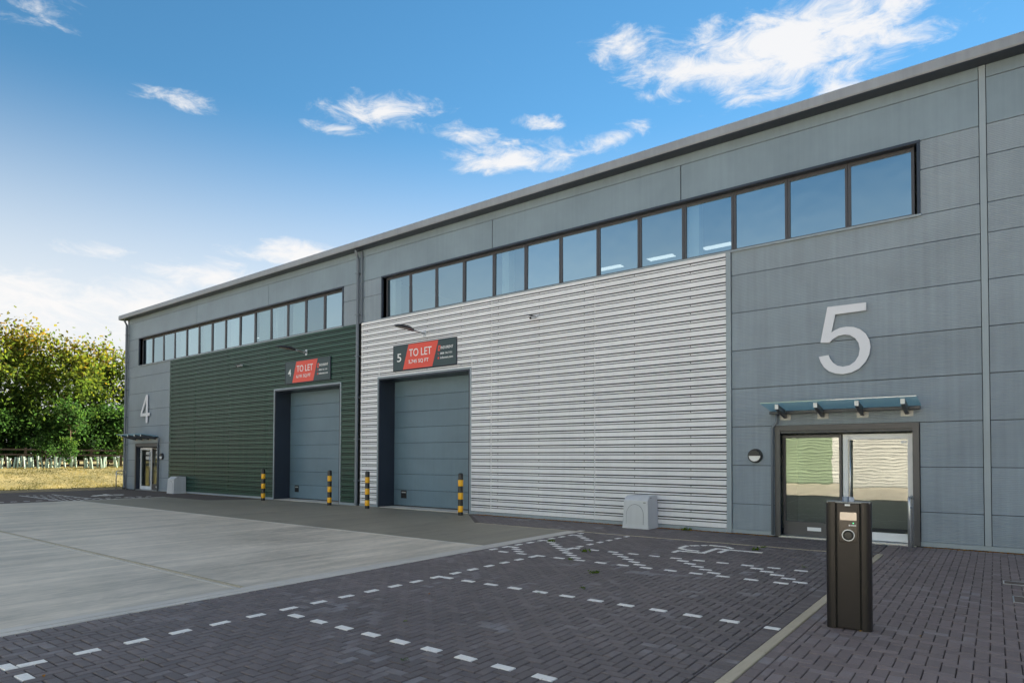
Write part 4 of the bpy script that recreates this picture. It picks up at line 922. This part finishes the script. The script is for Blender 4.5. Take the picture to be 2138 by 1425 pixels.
TR = [(-52.5, -4.6, 8.6, 2.6, .45, 11, 'leafy tree at the left edge of the picture, lower than its neighbour'), (-53.5, -.9, 10.2, 2.5, .62, 12, 'tallest autumn-tinted tree, its orange top left of the gap'), (-52.5, 2.2, 9.4, 2.3, .60, 13, 'autumn-tinted tree right of the tallest one, spreading towards the pole'),
      (-56.0, 5.4, 9.0, 2.4, .40, 14, 'loose-crowned tree behind the pole gap'), (-55.5, 9.0, 9.4, 2.6, .15, 15, 'dark tree half hidden by the building corner'), (-58.0, 1.6, 9.0, 2.8, .3, 16, 'dark tree in the second row filling the gap between the autumn trees'), (-58.5, -3.5, 9.4, 2.8, .3, 17, 'dark tree in the second row behind the left edge')]
for (x, y, H, Rr, ta, sd_, l_) in TR: tree('autumn_tree', x, y, H*.95, Rr, autumn_leaf, l_, 5600, ta-.05, sd_, low=.14, group=TG)
UG = 'dark shrubs under the trees'
for k, (x, y, H) in enumerate(((-51.0, -3.2, 3.6), (-51.3, -.7, 3.3), (-51.0, 1.7, 3.9), (-51.2, 4.0, 4.3), (-51.5, 6.2, 4.4), (-55, -1, 4.6), (-55, 3.4, 4.8), (-54, 7.6, 5.0))):
    tree('shrub', x, y, H, 1.9, green_leaf, ['dark green shrub under the trees at the left edge', 'dark green shrub under the tallest autumn tree', 'dark green shrub right of the tallest autumn tree', 'dark green shrub below the pole', 'tall dark shrub next to the building corner', 'tall dark shrub behind the left shrubs', 'tall dark shrub behind the middle of the tree belt', 'tall dark shrub behind the building corner'][k], 4200, .1, 40+k, low=.06, cat='shrub', group=UG, lsz=.13)
tree('young_tree', -46.5, .12, 4.0, .8, green_leaf, 'young tree with a bare pale trunk among the planting tubes', 1500, .1, 61, low=.55, barkM=pale_bark, lsz=.10, trunk_r=.05)
tree('young_tree', -45.2, -.35, 1.9, .55, green_leaf, 'bright bushy sapling beside the pale-trunked young tree', 900, .5, 62, low=.2, lsz=.08, trunk_r=.03)
tree('young_tree', -46.5, -1.2, 2.2, .7, green_leaf, 'grey-green sapling left of the pale-trunked young tree', 900, .1, 63, low=.25, lsz=.08, trunk_r=.03)
tree('young_tree', -45.4, 2.9, 2.0, .55, autumn_leaf, 'thin yellowing sapling beside the building corner', 700, .2, 64, low=.3, lsz=.07, trunk_r=.025)
# planting tubes
tube_m = mat('pale_green_tube', (.40, .52, .42), .5)
g0 = empty('tree_guard', (0, 0, 0), 'pale green plastic tree guard tube at the top of the grass bank', 'tree guard', 'tree guard tubes on the bank', local=True)
ob('tube', MB().tube([(0, 0, -.05), (0, 0, .66)], .055, 10, cap=False), tube_m, g0, smooth=True); ob('stake', MB().box(.058, .085, -.013, .013, -.05, .74), wood, g0); 
GP = [(-45.6, -3.588), (-45.79, -3.248), (-45.87, -3.105), (-46.11, -2.868), (-45.78, -2.778), (-46.08, -2.537), (-44.65, -2.765), (-45.34, -2.499), (-46.11, -2.15), (-45.64, -2.19), (-46.04, -1.95), (-44.78, -2.054), (-45.35, -1.651), (-44.99, -1.628), (-45.47, -1.374), (-45.52, -1.164), (-44.62, -1.276), (-44.95, -1.062), (-45.05, -0.925), (-46.07, -0.307), (-45.83, -0.089), (-44.86, -0.314), (-45.88, 0.226), (-44.82, 0.37), (-45.59, 0.743), (-44.8, 0.645), (-44.6, 0.676), (-45.99, 1.477), (-44.94, 1.309), (-44.94, 1.413), (-46.17, 1.968), (-46.0, 2.469), (-45.06, 2.221), (-46.14, 2.742)]
for k, (X, yy) in enumerate(GP):
    o = g0 if k == 0 else copy_tree(g0); o.location = (X, yy, bank_z(X, yy)); o.rotation_euler = (random.gauss(0, .09), random.gauss(0, .06), random.uniform(0, 6)); o.scale = (1, 1, random.uniform(.9, 1.12))
fe = empty('post_and_rail_fence', (-48, 0, bank_z(-48, 0)), 'dark timber post and rail fence behind the planting tubes', 'fence')
for k in range(-6, 8):
    y = k*1.8; z = bank_z(-48, y); ob('post', MB().box(-48.06, -47.94, y-.06, y+.06, z-.1, z+1.25), wood, fe)
    for h in (.45, .80, 1.12): ob('rail', MB().box(-47.935, -47.90, y+.005, y+1.795, z+h-.05, z+h+.05), wood, fe)
py_ = 7.509; po = empty('utility_pole', (-60, py_, bank_z(-60, py_)), 'thin dark pole with a short side arm rising behind the trees', 'pole')
ob('shaft', MB().tube([(-60, py_, 0), (-60, py_, 11.05)], [.13, .09], 10), wood, po, smooth=True); ob('side_arm', MB().tube([(-60, py_, 10.85), (-60, py_-.75, 10.85)], .05, 8), wood, po)
# weeds in the paving joints
def weed(x, y, s_, n, label, seed):
    random.seed(seed); mb = MB()
    for _ in range(n):
        a = random.uniform(0, 6.3); r_ = random.random()**.7*s_; h = random.uniform(.15, 1.0)*s_*.55; c = Vector((x+r_*math.cos(a), y+r_*math.sin(a), .003+h*random.random())); leafquad(mb, c+Vector((0, 0, s_*.08)), s_*random.uniform(.12, .26), random.random())
    for _ in range(5):
        a = random.uniform(0, 6.3); mb.tube([(x, y, -.01), (x+.5*s_*math.cos(a), y+.5*s_*math.sin(a), s_*.4)], [s_*.02, s_*.008], 4, tint=.3)
    tag(ob('weed', mb, weed_leaf, None, fix=False), label, 'weed', 'weeds in the paving joints')
WD = [(-4.796, -6.628, 0.085, 60, 'broad low weed in the middle of the block paving'), (-4.323, -7.72, 0.055, 36, 'small bright weed just right of the broad low one, nearer the camera'), (-5.745, -5.771, 0.06, 40, 'small weed at the foot of the striped bay lines'), (-6.003, -4.85, 0.1, 60, 'tufted weed among the white striped blocks'), (-7.325, -4.009, 0.09, 50, 'weed at the back of the striped bay by the concrete edge'), (-3.597, -2.628, 0.1, 50, 'weed growing through the end of the wheelchair symbol'), (-3.592, -2.213, 0.07, 36, 'small weed right of the wheelchair symbol'), (-4.922, -10.296, 0.035, 26, 'tiny weed in the paving left of the nearer dashed row'), (-3.989, -11.189, 0.035, 26, 'tiny weed below the nearer dashed row'), (-2.436, -4.13, 0.05, 26, 'small weed beside the dashed row left of the charging post'), (-4.642, -8.272, 0.03, 20, 'tiny weed on a white block of the middle dashed row'), (-5.719, -12.526, 0.03, 18, 'tiny weed at the lower left of the paving')]
for k, (x, y, s_, n, l_) in enumerate(WD): weed(x, y, s_, n, l_, 200+k)
weed(-5.95, -.22, .13, 60, 'leafy weed at the foot of the white cladding right of the meter box', 300)
# a few single fallen leaves
for k, (x, y, l_) in enumerate([(-5.677, -9.189, 'single orange leaf in the middle of the paving'), (-5.906, -13.174, 'single orange leaf at the lower left corner of the paving'), (-0.599, -7.646, 'single tan leaf on the footpath right of the charging post'), (-1.084, -7.807, 'single pale leaf at the foot of the charging post')]):
    random.seed(400+k); mb = MB(); a = random.uniform(0, 6); c, sn = math.cos(a), math.sin(a); S = .028
    mb.add([(x-S*c, y-S*sn, .006), (x+S*.5*sn, y-S*.5*c, .018), (x+S*c, y+S*sn, .010), (x-S*.5*sn, y+S*.5*c, .016)], [(0, 1, 2, 3)], .4+.15*k); tag(ob('fallen_leaf', mb, litter_m, None, fix=False), l_, 'leaf')

# ------------------------------------------------------------------ the facing unit across the yard, seen in the glass
op = empty('facing_warehouse', (-12, -31.0, 0), 'sunlit pale green and white warehouse reflected in the entrance glass', 'warehouse', local=True); op.rotation_euler.z = math.pi
sage = grimy('sage_cladding', (.26, .34, .22), .45, .05); opw = grimy('facing_white_cladding', (.66, .65, .62), .45, .04)
def osheet(x0, x1, z0, z1, M):
    return sheet(op, -12-x1+24-24 if False else (-(x1+12)), -(x0+12), z0, z1, M)
for a, b, M in ((-34, -28, opw), (-28, -22, sage), (-22, -16, sage), (-16, -8.5, sage), (-8.5, -4, opw), (-4, 2, opw), (2, 8, sage), (8, 14, sage)):
    for z in range(0, 6): osheet(a+.002, b-.002, z*1.0, z*1.0+.998, M)
def ol(x0, x1, y0, y1, z0, z1): return MB().box(-(x1+12), -(x0+12), y0, y1, z0, z1)
ob('wall_core', ol(-34, 14, .035, .3, 0, 8.6), grey_trim, op); ob('upper_band', ol(-34, 14, -.03, .034, 6.02, 6.6), grey_trim, op); ob('fascia', ol(-34.3, 14.3, -.35, .3, 8.601, 8.95), gutter_m, op)
for k in range(8):
    x = -33.6+k*6; fr = ob('window', ol(x, x+5.2, -.02, .033, 6.65, 8.0), frame_dark, op); ob('pane', ol(x+.1, x+5.1, -.026, -.021, 6.75, 7.9), mat('facing_pane', (.05, .07, .09), .05), fr)
ob('body', ol(-33.9, 13.9, .31, 14, 0, 8.5), grey_trim, op)

# recessed inspection covers let into the footpath
def cover(x, y, wd, dp, label):
    e = empty('inspection_cover', (x+wd/2, y-dp/2, 0), label, 'cover'); t = .014
    ob('frame', MB().box(x, x+wd, y-t, y, -.04, .004).box(x, x+wd, y-dp, y-dp+t, -.04, .004).box(x, x+t, y-dp+t, y-t, -.04, .004).box(x+wd-t, x+wd, y-dp+t, y-t, -.04, .004), steel, e)
    ob('infill', MB().box(x+t+.003, x+wd-t-.003, y-dp+t+.003, y-t-.003, -.04, .003), asphalt, e)
cover(0.153, -4.741, .60, .45, 'recessed block-filled cover with steel frame at the right edge of the footpath')
cover(0.067, -3.526, .45, .28, 'small recessed cover on the footpath further from the camera, near the right edge')
for o in bpy.data.objects:
    if 'local' in o: del o['local']
